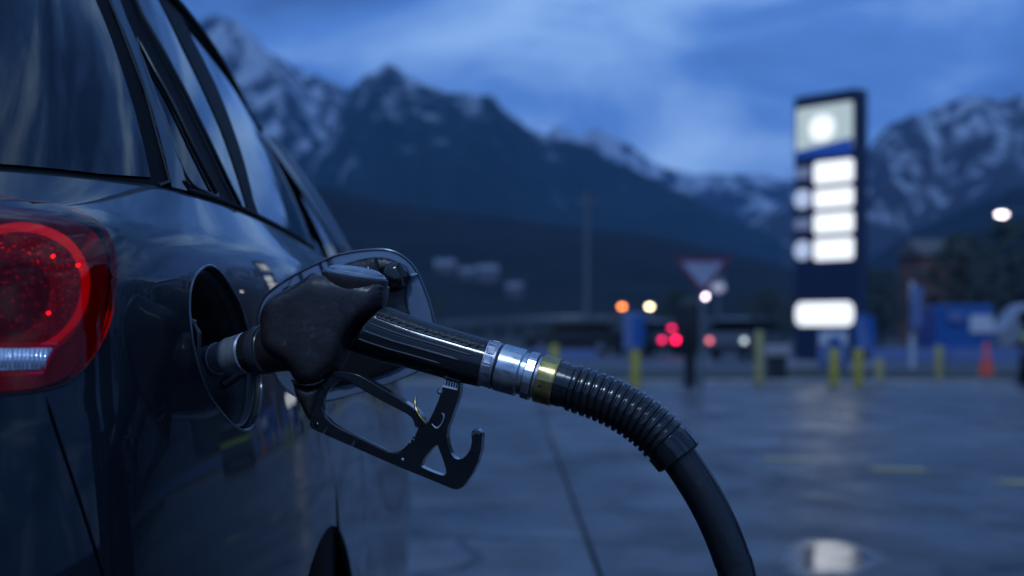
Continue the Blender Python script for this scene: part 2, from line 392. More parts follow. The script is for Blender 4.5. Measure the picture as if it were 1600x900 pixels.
for i in range(len(xs)-1):
    for j in range(len(ys)-1):
        gx = .012
        a, b, c, d = xs[i]+gx, xs[i+1]-gx, ys[j]+gx, ys[j+1]-gx; dz = rng.uniform(-.002, .002)
        V = [(a,c,dz),(b,c,dz),(b,d,dz),(a,d,dz)]; V += [(v[0]+(-.006 if v[0]==a else .006), v[1]+(-.006 if v[1]==c else .006), -.02) for v in V]
        cx, cy = (a+b)/2, (c+d)/2
        F = [(0,1,2,3),(4,5,1,0),(5,6,2,1),(6,7,3,2),(7,4,0,3)]
        o = mesh('concrete_slab', V, F, wetc, fore, smooth=False)
sheet('service_road', -60, 90, 27.3, 64, -.045, asph)
# kerb stones along the far edge of the forecourt
kerb = tag(mesh('kerb', *join_geo([box_geo((-14+k*1.0+.5, 27.12, .0), (.985, .24, .16)) for k in range(33)]), conc, smooth=False, org=(0, 27.1, 0)), kind='structure')
bevel(kerb, .02)
verge = tag(mesh('verge', *box_geo((7, 31.4, -.01), (60, 8.2, .10)), grassm, smooth=False, org=(7, 31, 0)), kind='structure')
# yellow dashes painted on the slabs
for px, py, wd in ((1225, 717, 68), (1400, 733, 82), (1590, 753, 60)):
    Y = CH*FPX/(py-HY); x = (px-CX)/FPX*Y; wm = wd/FPX*Y
    o = mesh('lane_dash', [(x-wm/2, Y-.16, .006), (x+wm/2, Y-.22, .006), (x+wm/2, Y+.0, .006), (x-wm/2, Y+.07, .006)], [(0,1,2,3)], linep, smooth=False, org=(x, Y, .006)); tag(o, kind='structure')

# ------------------------------------------------------------------ mountains
def mountain_mat(name, rock, snow, line, soft, amt, streak=(1, 1, .35), sc=.006, thr=(.5, .6)):
    m = bpy.data.materials.new(name); m.use_nodes = True; t = m.node_tree; b = t.nodes['Principled BSDF']; ln = t.links.new
    b.inputs['Roughness'].default_value = .9; b.inputs['Specular IOR Level'].default_value = .1
    g = t.nodes.new('ShaderNodeNewGeometry'); sp = t.nodes.new('ShaderNodeSeparateXYZ'); ln(g.outputs['Position'], sp.inputs[0])
    q = t.nodes.new('ShaderNodeMapping'); q.inputs['Scale'].default_value = streak; q.inputs['Rotation'].default_value = (0, .5, 0); ln(g.outputs['Position'], q.inputs[0])
    n = t.nodes.new('ShaderNodeTexNoise'); n.inputs['Scale'].default_value = sc; n.inputs['Detail'].default_value = 8; n.inputs['Roughness'].default_value = .62; n.inputs['Distortion'].default_value = .4; ln(q.outputs[0], n.inputs[0])
    h = t.nodes.new('ShaderNodeMapRange'); h.clamp = True; h.inputs[1].default_value = line-soft; h.inputs[2].default_value = line+soft; h.inputs[3].default_value = -.5*amt; h.inputs[4].default_value = .5*amt; ln(sp.outputs[2], h.inputs[0])
    a = t.nodes.new('ShaderNodeMath'); ln(h.outputs[0], a.inputs[0]); ln(n.outputs[0], a.inputs[1])
    r = t.nodes.new('ShaderNodeMapRange'); r.interpolation_type = 'SMOOTHSTEP'; r.inputs[1].default_value = thr[0]; r.inputs[2].default_value = thr[1]; ln(a.outputs[0], r.inputs[0])
    x = t.nodes.new('ShaderNodeMixRGB'); x.inputs[1].default_value = (*rock, 1); x.inputs[2].default_value = (*snow, 1); ln(r.outputs[0], x.inputs[0]); ln(x.outputs[0], b.inputs['Base Color'])
    return m
def mountain(name, crest, D, W, m, amp, nsc, seed, foot=-2, back=.5, step=8, rows=34, p=1.2):
    cx = np.array([c[0] for c in crest], float); cy = np.array([c[1] for c in crest], float)
    px = np.arange(cx[0], cx[-1]+.1, step); V = []; nc = len(px)
    for x in px:
        H = (HY-np.interp(x, cx, cy))/FPX*D+CH; r = (x-CX)/FPX
        for k in range(rows+1):
            t = (k/rows)*(1+back)-back                      # <0 behind the crest
            Y = D-W*t if t >= 0 else D-W*t*1.0
            q = Vector((r*D*nsc, Y*nsc, seed))
            ridged = noise.ridged_multi_fractal(q, 1.0, 2.1, 5, 1.0, 2.0)-1.1
            if t >= 0: z = foot+(H-foot)*(1-t)**p + amp*H*ridged*min(1, t*3.5+.10)*min(1, (1-t)*2.5)
            else: z = foot+(H-foot)*(1+t/back)
            z += amp*.05*H*noise.noise(Vector((x*.06, t*3, seed))) + H*.030*math.exp(-abs(t)*9)*(noise.noise(Vector((x*.035, 0, seed)))+.6*noise.noise(Vector((x*.09, 1, seed))))
            V.append((r*Y, Y, max(z, foot-3)))
    F = [(i*(rows+1)+k, (i+1)*(rows+1)+k, (i+1)*(rows+1)+k+1, i*(rows+1)+k+1) for i in range(nc-1) for k in range(rows)]
    o = mesh(name, V, F, m, org=(0, D, 0)); return tag(o, kind='structure')
snow = (.36, .40, .46)
M = {}
mm1 = mountain_mat('rock_snow_left', (.024, .032, .038), snow, 430, 300, .16, (1.4, .6, .55), .019, (.44, .60))
mm2 = mountain_mat('rock_snow_middle', (.016, .030, .030), snow, 290, 200, .34, (1.3, .6, .5), .018, (.54, .72))
mm3 = mountain_mat('rock_snow_far', (.03, .032, .035), snow, 480, 260, .24, (1.4, .5, .6), .011, (.42, .52))
mm4 = mountain_mat('rock_snow_right', (.045, .045, .05), snow, 330, 260, .30, (1.5, .6, .40), .020, (.46, .60))
mm5 = mountain_mat('forest_slope', (.008, .014, .013), snow, 700, 200, .4)
mm6 = mountain_mat('heath_slope', (.009, .012, .011), (.09, .09, .10), 60, 80, .2, (1, 1, 1), .03, (.66, .74))
def MT(*a, **k): o = mountain(*a, **k); return o
hills = []
MT('mountain', [(-400,60),(0,20),(200,30),(305,42),(345,26),(375,32),(402,48),(440,78),(480,100),(520,112),(560,150),(620,230),(700,330),(760,400)], 3000, 1300, mm1, .20, .0026, 1.3)
MT('mountain', [(300,420),(400,340),(470,268),(515,200),(545,130),(575,101),(605,89),(640,108),(680,130),(740,148),(770,150),(800,183),(850,205),(900,213),(950,240),(1000,262),(1060,290),(1100,310),(1150,335),(1200,358),(1260,396),(1330,430),(1400,460)], 2300, 1100, mm2, .18, .0034, 4.1)
MT('mountain', [(700,260),(780,235),(830,215),(870,193),(900,206),(930,197),(965,203),(1000,232),(1050,256),(1100,266),(1150,262),(1200,268),(1300,288),(1400,300),(1500,300)], 4300, 1500, mm3, .20, .0030, 7.7)
MT('mountain', [(1100,400),(1180,340),(1260,300),(1340,246),(1390,188),(1430,172),(1480,155),(1520,140),(1560,150),(1600,148),(1700,140),(1850,120),(2100,160)], 2700, 1200, mm4, .20, .0034, 2.2)
MT('mountain', [(2000,240),(2150,170),(2400,60),(2700,-60),(3100,-190),(3600,-260),(4200,-330),(5000,-300)], 1500, 900, mm4, .10, .004, 6.2, step=30)  # added ridge out of view, a dark backdrop for the car paint to mirror
h1 = MT('forested_slope', [(1240,470),(1300,440),(1360,398),(1430,352),(1500,325),(1560,302),(1600,285),(1750,240),(2000,200)], 1500, 700, mm5, .08, .006, 3.3)
h2 = MT('hillside', [(-300,240),(300,296),(450,284),(520,292),(600,312),(700,326),(850,345),(1000,362),(1150,395),(1250,420),(1400,446),(1600,452),(1900,440)], 900, 480, mm6, .05, .01, 5.9)
h3 = MT('hillside', [(-300,430),(300,425),(500,432),(700,458),(900,470),(1100,474),(1250,468),(1400,444),(1500,420),(1600,398),(1900,350)], 420, 260, mm6, .05, .02, 8.9)
bpy.context.view_layer.update()
bvs = [BVHTree.FromPolygons([h.matrix_world @ v.co for v in h.data.vertices], [p.vertices[:] for p in h.data.polygons]) for h in (h3, h2)]
def on_hill(px, py):
    d = ray(px, py, 1)-Vector((0, 0, CH))
    for b in bvs:
        hit = b.ray_cast(Vector((0, 0, CH)), d.normalized())
        if hit[0] is not None: return hit[0]

def haze(density):
    m = bpy.data.materials.new('haze_air'); m.use_nodes = True; t = m.node_tree
    for n in list(t.nodes): t.nodes.remove(n)
    o = t.nodes.new('ShaderNodeOutputMaterial'); v = t.nodes.new('ShaderNodeVolumePrincipled'); v.inputs['Color'].default_value = (.13, .45, 1, 1); v.inputs['Density'].default_value = density; v.inputs['Anisotropy'].default_value = .0
    t.links.new(v.outputs[0], o.inputs['Volume'])
    b = mesh('haze', *box_geo((0, 1600, 470), (11400, 8600, 950)), m, smooth=False); b.location = (0, 0, 0); tag(b, kind='stuff'); b.display_type = 'WIRE'
haze(1.0e-4)

# ------------------------------------------------------------------ far houses on the slope
def house(px, py, wd, ht, label, roof, rz=0, wall=wallm, Y=None):
    p = on_hill(px, py) if Y is None else Vector(((px-CX)/FPX*Y, Y, -.05))
    if p is None: p = Vector(((px-CX)/FPX*320, 320, 0))
    t = thing('house', label, 'house', tuple(p), 'houses around the valley')
    dd = wd*.75; R = Matrix.Rotation(rz, 3, 'Z')
    box('wall', p+Vector((0, 0, ht/2-.5)), (wd, dd, ht+1), wall, t, rz)
    e_ = .35; rh = wd*.32
    rv = [p+R@Vector((x, y, z)) for x, y, z in ((-wd/2-e_,-dd/2-e_,ht),(wd/2+e_,-dd/2-e_,ht),(wd/2+e_,dd/2+e_,ht),(-wd/2-e_,dd/2+e_,ht),(-wd/2-e_,0,ht+rh),(wd/2+e_,0,ht+rh))]
    mesh('roof', rv, [(0,1,5,4),(2,3,4,5),(1,2,5),(3,0,4),(3,2,1,0)], roof, t, smooth=False)
    gl = MATS['black_gloss_trim']
    for k in range(max(2, int(wd/3))):
        for fl in range(max(1, int(ht/2.8))):
            x = -wd/2+wd*(k+.5)/max(2, int(wd/3)); box('window', p+R@Vector((x, -dd/2-.02, 1.5+2.7*fl)), (1.0, .08, 1.2), gl, t, rz)
    return t
house(762, 440, 8, 4.5, 'pale house with snowy roof, brightest on the slope behind the grip', snowroof, .2)
house(805, 463, 6, 3.5, 'small pale house, lowest and farthest right of the slope houses', snowroof, -.3)
house(730, 436, 7, 3, 'low house on the slope just left of the brightest one', snowroof, .1)
house(695, 425, 9, 3, 'long low house on the slope, highest and farthest left', snowroof, .0)
house(1458, 500, 5.6, 9.0, 'brown rendered house behind the pale street pole', roofm, .3, brick, Y=150)

# ------------------------------------------------------------------ price sign (pylon)
def price_sign():
    A = ray(1240, 0, 39.0); B = ray(1337, 0, 37.4); A.z = B.z = 0
    t = thing('price_sign', 'tall navy fuel price sign with glowing white panels', 'price sign', ((A.x+B.x)/2, (A.y+B.y)/2, 0))
    u = (B-A); W = u.length; u.normalize(); n = Vector((u.y, -u.x, 0))      # towards the camera
    th = .55; H = 7.42
    c = (A+B)/2 - n*(th/2)
    rz = math.atan2(u.y, u.x)
    o = box('casing', c+Vector((0, 0, H/2)), (W, th, H), navy, t, rz, .06)
    box('plinth', c+Vector((0, 0, .1)), (W+.5, th+.4, .2), conc, t, rz, .03)
    def P(px, py):                                     # pixel -> (s, z) on the face
        r = (px-CX)/FPX; s = (r*A.y-A.x)/(u.x-r*u.y); y = A.y+s*u.y; return s, CH+(HY-py)/FPX*y
    def panel(name, x0, y0, x1, y1, m, rad, dep=.03, parent=t):
        s0, za = P(x0, y0); s1, _ = P(x1, y0); _, zb = P((x0+x1)/2, y1); _, za = P((x0+x1)/2, y0)
        cx_, cz = (s0+s1)/2, (za+zb)/2; hw, hh = (s1-s0)/2, (za-zb)/2; rad = min(rad, hw*.98, hh*.98); pts = []
        for qx, qy, a0 in ((1,1,0),(-1,1,90),(-1,-1,180),(1,-1,270)):
            for k in range(7):
                a = math.radians(a0+15*k); pts.append((cx_+qx*(hw-rad)+rad*math.cos(a), cz+qy*(hh-rad)+rad*math.sin(a)))
        f = lambda x, y, d: A+u*x+n*d+Vector((0, 0, y))
        o = plate(name, pts, (), f, .004, dep, m, parent, bv=0); return o
    lp = panel('logo_panel', 1245, 164, 1333, 236, slogo, .08)
    panel('logo_disc', 1266, 180, 1305, 220, slogo2, 9, .05, lp)
    s0, z0 = P(1245, 237); s1, z1 = P(1333, 215); s2, z2 = P(1333, 240); s3, z3 = P(1245, 248)
    plate('blue_stripe', [(s0, z0), (s3, z3), (s2, z2), (s1, z1)], (), lambda x, y, d: A+u*x+n*d+Vector((0, 0, y)), .032, .045, sblue, t, bv=0)
    for y0, y1, mm, dd in ((251, 286, slab3, 0), (294, 324, slab2, 0), (332, 364, slab3, 0), (372, 406, slab2, 0)):
        panel('price_panel', 1273, y0, 1334, y1, sglow, .10)
        yc = (y0+y1)/2+2
        if mm is slab2: panel('grade_disc', 1242, yc-15, 1267, yc+15, mm, 9)
        else: panel('grade_label', 1243, yc-9, 1267, yc+9, mm, .08)
    panel('lower_panel', 1244, 472, 1334, 509, sglow, .22)
    return t
price_sign()

# ------------------------------------------------------------------ street furniture
def at(px, py):
    Y = CH*FPX/(py-HY); return Vector(((px-CX)/FPX*Y, Y, 0))
def post(px, pyb, pyt, label, m=yel, cat='bollard', r=.075, name='bollard', group='bollards along the kerb', deco=True):
    p = at(px, pyb); h = (pyb-pyt)/FPX*p.y
    t = thing(name, label, cat, tuple(p), group)
    pr = [(0, r), (0, r), (h-.05, r), (h-.03, r*.93), (h-.008, r*.6), (h, r*.15)]
    lathe_axis('post', p, (0, 0, 1), pr, m, t, 20)
    if deco: lathe_axis('base_plate', p, (0, 0, 1), [(.0, r*1.6), (.015, r*1.6), (.02, r*1.3)], greym, t, 16)
    return t
for px, pb, ptp, lb, mt_, r in ((866, 604, 538, 'yellow bollard behind the ribbed bend of the hose', yel, .085),
    (993, 607, 548, 'yellow bollard under the blue box', yel, .085),
    (1186, 601, 517, 'taller yellow bollard left of the price sign, beside a pale block', yeld, .08),
    (1303, 604, 545, 'yellow bollard in front of the small white notice board', yel, .085),
    (1341, 604, 545, 'brightest yellow bollard, under the leaning blue banner', yel, .085),
    (1374, 600, 560, 'short dull bollard just right of the price sign', yeld, .08),
    (1467, 593, 540, 'faded bollard left of the blue trailer', yeld, .09)):
    post(px, pb, ptp, lb, mt_, r=r)
def blue_box():
    p = at(990, 606); p.y += .15; t = thing('litter_bin', 'blue bin mounted behind the yellow post', 'litter bin', tuple(p))
    box('bin', p+Vector((0, .1, 1.0)), (.33, .28, .66), bluep, t, 0, .03); box('lid', p+Vector((.10, .1, 1.03)), (.22, .32, .56), bluem, t, 0, .03)
    lathe_axis('post', p+Vector((0, .12, 0)), (0, 0, 1), [(0, .04), (.7, .04)], greym, t, 12)
blue_box()
def yield_sign():
    Y = 24.0; t0 = ray(1097, 402, Y); p = Vector((t0.x, Y, 0))
    t = thing('yield_sign', 'red bordered white triangular give way sign on a slim post', 'road sign', tuple(p))
    tri = lambda k: [(ray(px, py, Y).x, ray(px, py, Y).z) for px, py in k]
    f = lambda x, y, d: Vector((x, Y-d, y))
    o = [(1051, 402), (1144, 402), (1099, 463)]; i = [(1064, 409), (1130, 409), (1099, 451)]
    plate('border', smooth_poly(densify(tri(o), .5), 2) if 0 else tri(o), [tri(i)], f, 0, .03, redm, t, 0); plate('face', tri(i), (), f, .004, .022, signface, t, 0)
    lathe_axis('post', p+Vector((0, .06, 0)), (0, 0, 1), [(0, .035), (ray(0, 405, Y).z, .035)], greym, t, 12)
    return t
yield_sign()
def dark_post():
    p = at(1078, 603); t = thing('pillar', 'tall slim dark pillar under the give way sign', 'pillar', tuple(p))
    lathe_axis('column', p, (0, 0, 1), [(0, .10), (.5, .10), (.62, .15), (1.1, .21), (1.5, .19), (1.62, .10), (1.66, .05)], darkm, t, 20)
dark_post()
def notice():
    p = at(1300, 590); Y = p.y; t = thing('notice_board', 'small white and blue notice board at the foot of the price sign', 'notice board', tuple(p))
    a = ray(1278, 575, Y); b = ray(1325, 516, Y); w_ = b.x-a.x; h = b.z-a.z; c = Vector(((a.x+b.x)/2, Y, (a.z+b.z)/2))
    box('board', c, (w_, .05, h), bluep, t, 0, .01); box('header', c+Vector((0, -.03, h*.30)), (w_*.92, .02, h*.36), whitem, t); box('emblem', c+Vector((.03, -.045, h*.22)), (w_*.42, .02, h*.2), bluem, t)
    for s in (-1, 1): box('leg', Vector((c.x+s*w_*.35, Y, .15)), (.05, .05, .5), greym, t)
notice()
def banner():
    p = at(1350, 600); Y = p.y+1.2; t = thing('banner', 'leaning blue banner beside the price sign', 'banner', (p.x, Y, 0))
    f = lambda x, y, d: Vector((ray(x, y, Y).x, Y-d, ray(x, y, Y).z))
    plate('cloth', [(1336, 548), (1334, 500), (1343, 488), (1366, 496), (1368, 545)], (), f, 0, .02, bluem, t, 0)
    plate('stripe', [(1344, 547), (1338, 500), (1346, 492), (1358, 546)], (), f, .022, .03, bluep, t, 0)
    box('pole', (ray(1336, 0, Y).x, Y+.03, .5), (.04, .04, 1.3), greym, t)
banner()
def barrier_block():
    p = at(1214, 596); t = thing('bench', 'pale slab bench beside the taller yellow bollard', 'bench', tuple(p))
    box('seat', p+Vector((0, 0, .62)), (.50, .35, .24), conc, t, 0, .03); box('pedestal', p+Vector((0, .02, .25)), (.36, .25, .50), darkm, t)
barrier_block()
def cone():
    p = at(1541, 588); h = .78; t = thing('traffic_cone', 'orange traffic cone in front of the blue trailer', 'traffic cone', tuple(p))
    box('base', p+Vector((0, 0, .02)), (.44, .44, .04), orange, t, 0, .01)
    lathe_axis('cone', p, (0, 0, 1), [(.04, .19), (.06, .165), (h-.01, .035), (h, .03)], orange, t, 24)
    lathe_axis('band', p, (0, 0, 1), [(.38, .106), (.38, .1065), (.56, .0785), (.56, .078)], coneband, t, 24)
cone()
def street_lamp(px, py, Y, label, c, s, size, arm=1.2, group='lamps beyond the forecourt', wide=1.0):
    q = ray(px, py, Y); t = thing('street_lamp', label, 'street lamp', (q.x+arm, Y, 0), group)
    z = q.z; pm = greym
    tube('pole', [(q.x+arm, Y, -.1), (q.x+arm, Y, z*.6), (q.x+arm, Y, z+.02)], [.09, .07, .05], pm, t, 10)
    if arm: tube('arm', [(q.x+arm, Y, z), (q.x+arm*.5, Y, z+.15), (q.x, Y, z+size+.05)], .035, pm, t, 8)
    lathe_axis('head', Vector((q.x, Y, z)), (0, 0, 1), [(size*.5, size*1.1), (size*1.2, size*.9), (size*1.5, size*.3)], pm, t, 14)
    V = []; F = []
    bm_ = bmesh.new(); bmesh.ops.create_icosphere(bm_, subdivisions=2, radius=size)
    for v in bm_.verts: V.append((q.x+v.co.x*wide, Y+v.co.y-.02, z+v.co.z*.75))
    F = [tuple(v.index for v in f.verts) for f in bm_.faces]; bm_.free()
    mesh('bulb', V, F, lightm('lamp_'+label.split()[0], c, s), t)
street_lamp(972, 479, 100, 'orange lamp on a slim pole, farthest left', (1, .25, .04), 10, .19, 0)
street_lamp(1015, 479, 100, 'yellowish lamp on a slim pole beside the orange one', (1, .88, .5), 12, .19, 0)
street_lamp(1101, 463, 90, 'pinkish white lamp just below the give way sign', (1, .82, 1), 13, .17, 0)
street_lamp(1122, 449, 60, 'greyish dim lamp right of the give way sign tip', (.55, .6, .9), .5, .30, .0)
street_lamp(1565, 335, 60, 'white overhead street lamp against the right mountain', (1, .88, .92), 7, .15, 2.6, wide=1.7)
def sign_pole():
    p = at(1425, 575); t = thing('street_pole', 'pale street pole carrying a small sign and signal box', 'street pole', tuple(p)); Y = p.y
    tube('pole', [(p.x, Y, 0), (p.x, Y, ray(0, 440, Y).z)], .075, whitem, t, 12)
    q = ray(1432, 457, Y); lathe_axis('sign_disc', q-Vector((0, .12, 0)), (0, 1, 0), [(0, .18), (.02, .18)], bluep, t, 20)
    box('signal_box', ray(1428, 490, Y)-Vector((0, .15, 0)), (.28, .2, .8), bluep, t, 0, .03)
sign_pole()
def tall_pole():
    Y = 75; x = ray(917, 0, Y).x; t = thing('utility_pole', 'tall thin dark utility pole in front of the dark slope', 'utility pole', (x, Y, 0))
    tube('pole', [(x, Y, -.1), (x, Y, ray(0, 300, Y).z)], [.16, .10], MATS['grey_metal'], t, 10)
    box('crossarm', (x, Y, ray(0, 315, Y).z), (1.4, .1, .1), MATS['grey_metal'], t)
tall_pole()
# low pale wall across the road and a guard rail, in separate lengths
def long_wall(x0, x1, Y, h, label, m, name='low_wall', cat='wall', n=6, th=.25):
    t = thing(name, label, cat, ((x0+x1)/2, Y, 0)); L = (x1-x0)/n
    for k in range(n): box('wall_panel', (x0+L*(k+.5), Y, h/2-.03), (L-.03, th, h+.06), m, t, 0, .02)
long_wall(-16, 3.2, 53, .30, 'low pale wall across the road left of the price sign', bluep, n=9)
long_wall(12.6, 40, 50, .42, 'low pale wall across the road right of the price sign', bluep, n=10)
def guard_rail():
    t = thing('guard_rail', 'grey guard rail curving along the far road', 'guard rail', (-5, 80, 0)); pts = []
    for px, py, Y in ((500, 508, 92), (620, 504, 88), (700, 501, 84), (780, 497, 80), (860, 494, 78), (950, 494, 78), (1050, 497, 80), (1200, 500, 84)): pts.append(ray(px, py, Y))
    P = spline_pts(pts, 5); V = []; F = []
    for p in P:
        for dz, dy in ((.22, 0), (.10, -.08), (0, 0), (-.10, -.08), (-.22, 0)): V.append(p+Vector((0, dy, dz-.2)))
    for i in range(len(P)-1):
        for k in range(4): F.append((i*5+k, i*5+k+1, (i+1)*5+k+1, (i+1)*5+k))
    mesh('rail', V, F, greym, t)
    for p in P[::2]: box('post', (p.x, p.y+.06, (p.z-.1)/2), (.12, .1, max(.2, p.z-.1)), greym, t)
guard_rail()

# ------------------------------------------------------------------ trees (dark, far, blurred)
def tree(px, Y, h, cw, label):
    x = ray(px, 0, Y).x; t = thing('tree', label, 'tree', (x, Y, 0), 'trees behind the road')
    path = spline_pts([(x, Y, -.1), (x+.1, Y, h*.3), (x-.05, Y, h*.6), (x, Y, h*.9)], 3)
    parts = [tube_geo(path, list(np.linspace(h*.03, h*.008, len(path))), 8)]
    for k in range(7):
        a = k*2.4; z = h*(.35+.07*k); e = Vector((x+math.cos(a)*cw*.35, Y+math.sin(a)*cw*.35, z+h*.15)); parts.append(tube_geo([(x, Y, z), e], [h*.012, h*.004], 6))
    mesh('trunk', *join_geo(parts), bark, t)
    V = []; F = []; r = random.Random(int(px))
    for k in range(1500):
        a = r.random()*2*PI; zz = r.random(); rad = cw*.5*(math.sin(PI*(.12+.84*zz))**.7)*math.sqrt(r.random())*(1+.35*noise.noise(Vector((math.cos(a)*1.5, math.sin(a)*1.5, zz*4+px))))
        c = Vector((x+math.cos(a)*rad, Y+math.sin(a)*rad, h*(.28+.74*zz)))
        if noise.noise(c*(3.5/h*2)) < -.18: continue
        d1 = Vector((r.gauss(0,1), r.gauss(0,1), r.gauss(0,1))).normalized(); d2 = d1.orthogonal().normalized(); s = h*.028*(.6+r.random())
        n = len(V); V += [c-d1*s, c+d2*s*.6, c+d1*s, c-d2*s*.6]; F.append((n, n+1, n+2, n+3))
    mesh('crown', V, F, leafm, t, smooth=False)
tree(1375, 85, 4.6, 4.4, 'dark rounded tree just right of the price sign')
tree(1505, 110, 8.4, 7, 'dark tree behind the blue trailer')
tree(1580, 130, 11, 9, 'tall dark tree under the white street lamp')
tree(1200, 90, 3.6, 4.2, 'dark shrubby tree just left of the price sign')
tree(1060, 75, 3.2, 2.4, 'small dark tree behind the tall slim pillar')
tree(640, 80, 3.4, 4.0, 'dark tree behind the car beside the guard rail')

# ------------------------------------------------------------------ background vehicles
def far_car(px, Y, rz, label, L=4.1, W=1.72, H=1.46, lights=(), paintm=None, group='vehicles beyond the kerb', cat='car', lime_strip=False):
    x = ray(px, 0, Y).x; t = thing('parked_car', label, cat, (x, Y, 0), group); R = Matrix.Rotation(rz, 3, 'Z'); o = Vector((x, Y, 0))
    # rear at -y. profile in (y, z)
    pm = paintm or darkpaint
    low = [(-L/2, .35), (-L/2-.02, .60), (-L/2+.04, .88), (-L/2+.18, .98), (L*.22, .95), (L*.44, .78), (L/2, .62), (L/2, .34), (L/2-.1, .25), (-L/2+.1, .25)]
    top = [(-L/2+.14, .96), (-L/2+.36, H-.10), (-L/2+.7, H), (L*.06, H-.01), (L*.16, H-.08), (L*.30, .94)]
    def loft(name, prof, widths, m, par):
        V = []; n = len(prof)
        for k, wd in widths:
            for (y, z) in prof: V.append(o+R@Vector((k*wd(y, z), y, z)))
        F = [(a*n+i, a*n+(i+1) % n, (a+1)*n+(i+1) % n, (a+1)*n+i) for a in range(len(widths)-1) for i in range(n)]
        F += [tuple(range(n))[::-1], tuple((len(widths)-1)*n+i for i in range(n))]
        ob = mesh(name, V, F, m, par, smooth=False, auto=.5); bevel(ob, .04, 2, 25); return ob
    wl = lambda y, z: W/2*(1-.10*max(0, abs(y)/(L/2))**4); wt = lambda y, z: W/2-.04-.42*max(0, z-.94)
    b = loft('body', low, ((-1, wl), (1, wl)), pm, t)
    wi = lambda s: (lambda y, z: wt(y, z)*s)
    c = loft('cabin', top, ((-1, wt), (1, wt)), MATS['black_gloss_trim'], t)
    loft('roof', [(-L/2+.5, H-.03), (-L/2+.7, H+.02), (L*.06, H+.01), (L*.14, H-.06)], ((-1, lambda y, z: W/2-.26), (1, lambda y, z: W/2-.26)), pm, t)
    for sy in (-L*.31, L*.31):
        for sx in (-1, 1):
            c0 = o+R@Vector((sx*(W/2-.10), sy, .31)); ax = R@Vector((sx, 0, 0))
            wh = lathe_axis('wheel', c0-ax*.1, ax, [(0, .26), (0, .31), (.18, .31), (.2, .27), (.2, .2)], tyre, t, 20); lathe_axis('rim', c0-ax*.1, ax, [(.19, .19), (.205, .18), (.205, .05), (.215, .03)], alloy, wh, 16)
    for nm, lx, ly, lz, sz, m in lights: box(nm, o+R@Vector((lx, ly, lz)), sz, m, t, rz)
    if lime_strip: box('reflective_strip', o+R@Vector((0, -L/2-.03, .90)), (W*.9, .03, .16), lime, t, rz)
    return t
darkpaint = mat('dark_car_paint', (.012, .014, .02), .3, coat=.8)
greypaint = mat('grey_car_paint', (.06, .065, .08), .3, coat=.8)
def near_px(px, py, Y): return ray(px, py, Y)
red1 = lightm('brake_bright', (1, .0, .06), 9); red2 = lightm('tail_dim', (1, .01, .12), 4.5); red3 = lightm('tail_pink', (.85, .16, .2), 3); gr4 = lightm('tail_grey', (.5, .6, .62), 2.6)
W2 = .62
far_car(1012, 60, .35, 'dark parked car with red tail lights lit, left of the pillar', lights=(('tail_light', -.36, -2.10, .66, (.17,.06,.15), red2), ('tail_light', .28, -2.08, .66, (.20,.06,.18), red1), ('brake_light', .16, -1.96, 1.14, (.20,.06,.12), red2)), H=1.42)
far_car(1171, 52, -.55, 'dark parked car with one dull red and one pale tail light', W=1.75, lights=(('tail_light', -.66, -2.12, .68, (.15,.06,.15), red3), ('reflector', .66, -2.12, .68, (.15,.06,.15), gr4)), paintm=greypaint)
far_car(1662, 28.0, -.36, 'black car cut off by the picture edge with a lime strip', lime_strip=True, W=1.6, H=1.45)
far_car(890, 62, 1.57, 'dark parked car seen from the side behind the hose bend', H=1.40)
def trailer():
    Y = 50; a = ray(1469, 545, Y); b = ray(1556, 476, Y); c = (a+b)/2; t = thing('box_trailer', 'bright blue box trailer behind the traffic cone', 'trailer', (c.x, Y, 0))
    box('cargo_box', (c.x, Y+1.6, c.z), (b.x-a.x, 3.2, b.z-a.z), bluem, t, -.08, .05)
    box('notice_sticker', ray(1532, 506, Y)-Vector((0, .12, 0)), (.80, .03, .62), whitem, t, -.08); box('faded_sticker', ray(1492, 495, Y)-Vector((0, .12, 0)), (.55, .03, .32), bluep, t, -.08)
    box('chassis', (c.x, Y+1.6, .36), (1.7, 3.0, .12), darkm, t)
    for sx in (-1, 1):
        for k in (0, 1): lathe_axis('wheel', Vector((c.x+sx*.72-.1, Y+1.2+k*.75, .33)), (1, 0, 0), [(0, .22), (0, .31), (.2, .31), (.2, .22)], tyre, t, 18)
trailer()
def white_van():
    Y = 58; a = ray(1562, 520, Y); t = thing('van', 'white van half hidden at the right picture edge', 'van', (a.x+2.2, Y, 0), 'vehicles beyond the kerb'); x = a.x
    prof = [(0, .35), (0, 1.0), (.35, 1.25), (.85, 1.95), (1.2, 2.15), (4.6, 2.15), (4.75, 1.9), (4.75, .35)]
    V = [(x+p, Y+s*.9, z) for s in (0, 2) for p, z in prof]; n = len(prof)
    F = [(i, (i+1) % n, (i+1) % n+n, i+n) for i in range(n)]+[tuple(range(n))[::-1], tuple(range(n, 2*n))]
    ob = mesh('body', V, F, mat('van_paint', (.22, .22, .26), .4), t, smooth=False, auto=.4); bevel(ob, .06, 2, 20)
    box('side_window', (x+1.2, Y-.01, 1.55), (.8, .03, .5), trimb, t); box('side_window', (x+2.6, Y-.01, 1.55), (1.4, .03, .5), trimb, t)
    for k in (.9, 3.8): lathe_axis('wheel', Vector((x+k, Y-.02, .34)), (0, 1, 0), [(0, .2), (0, .33), (.22, .33), (.22, .2)], tyre, t, 18)
white_van()

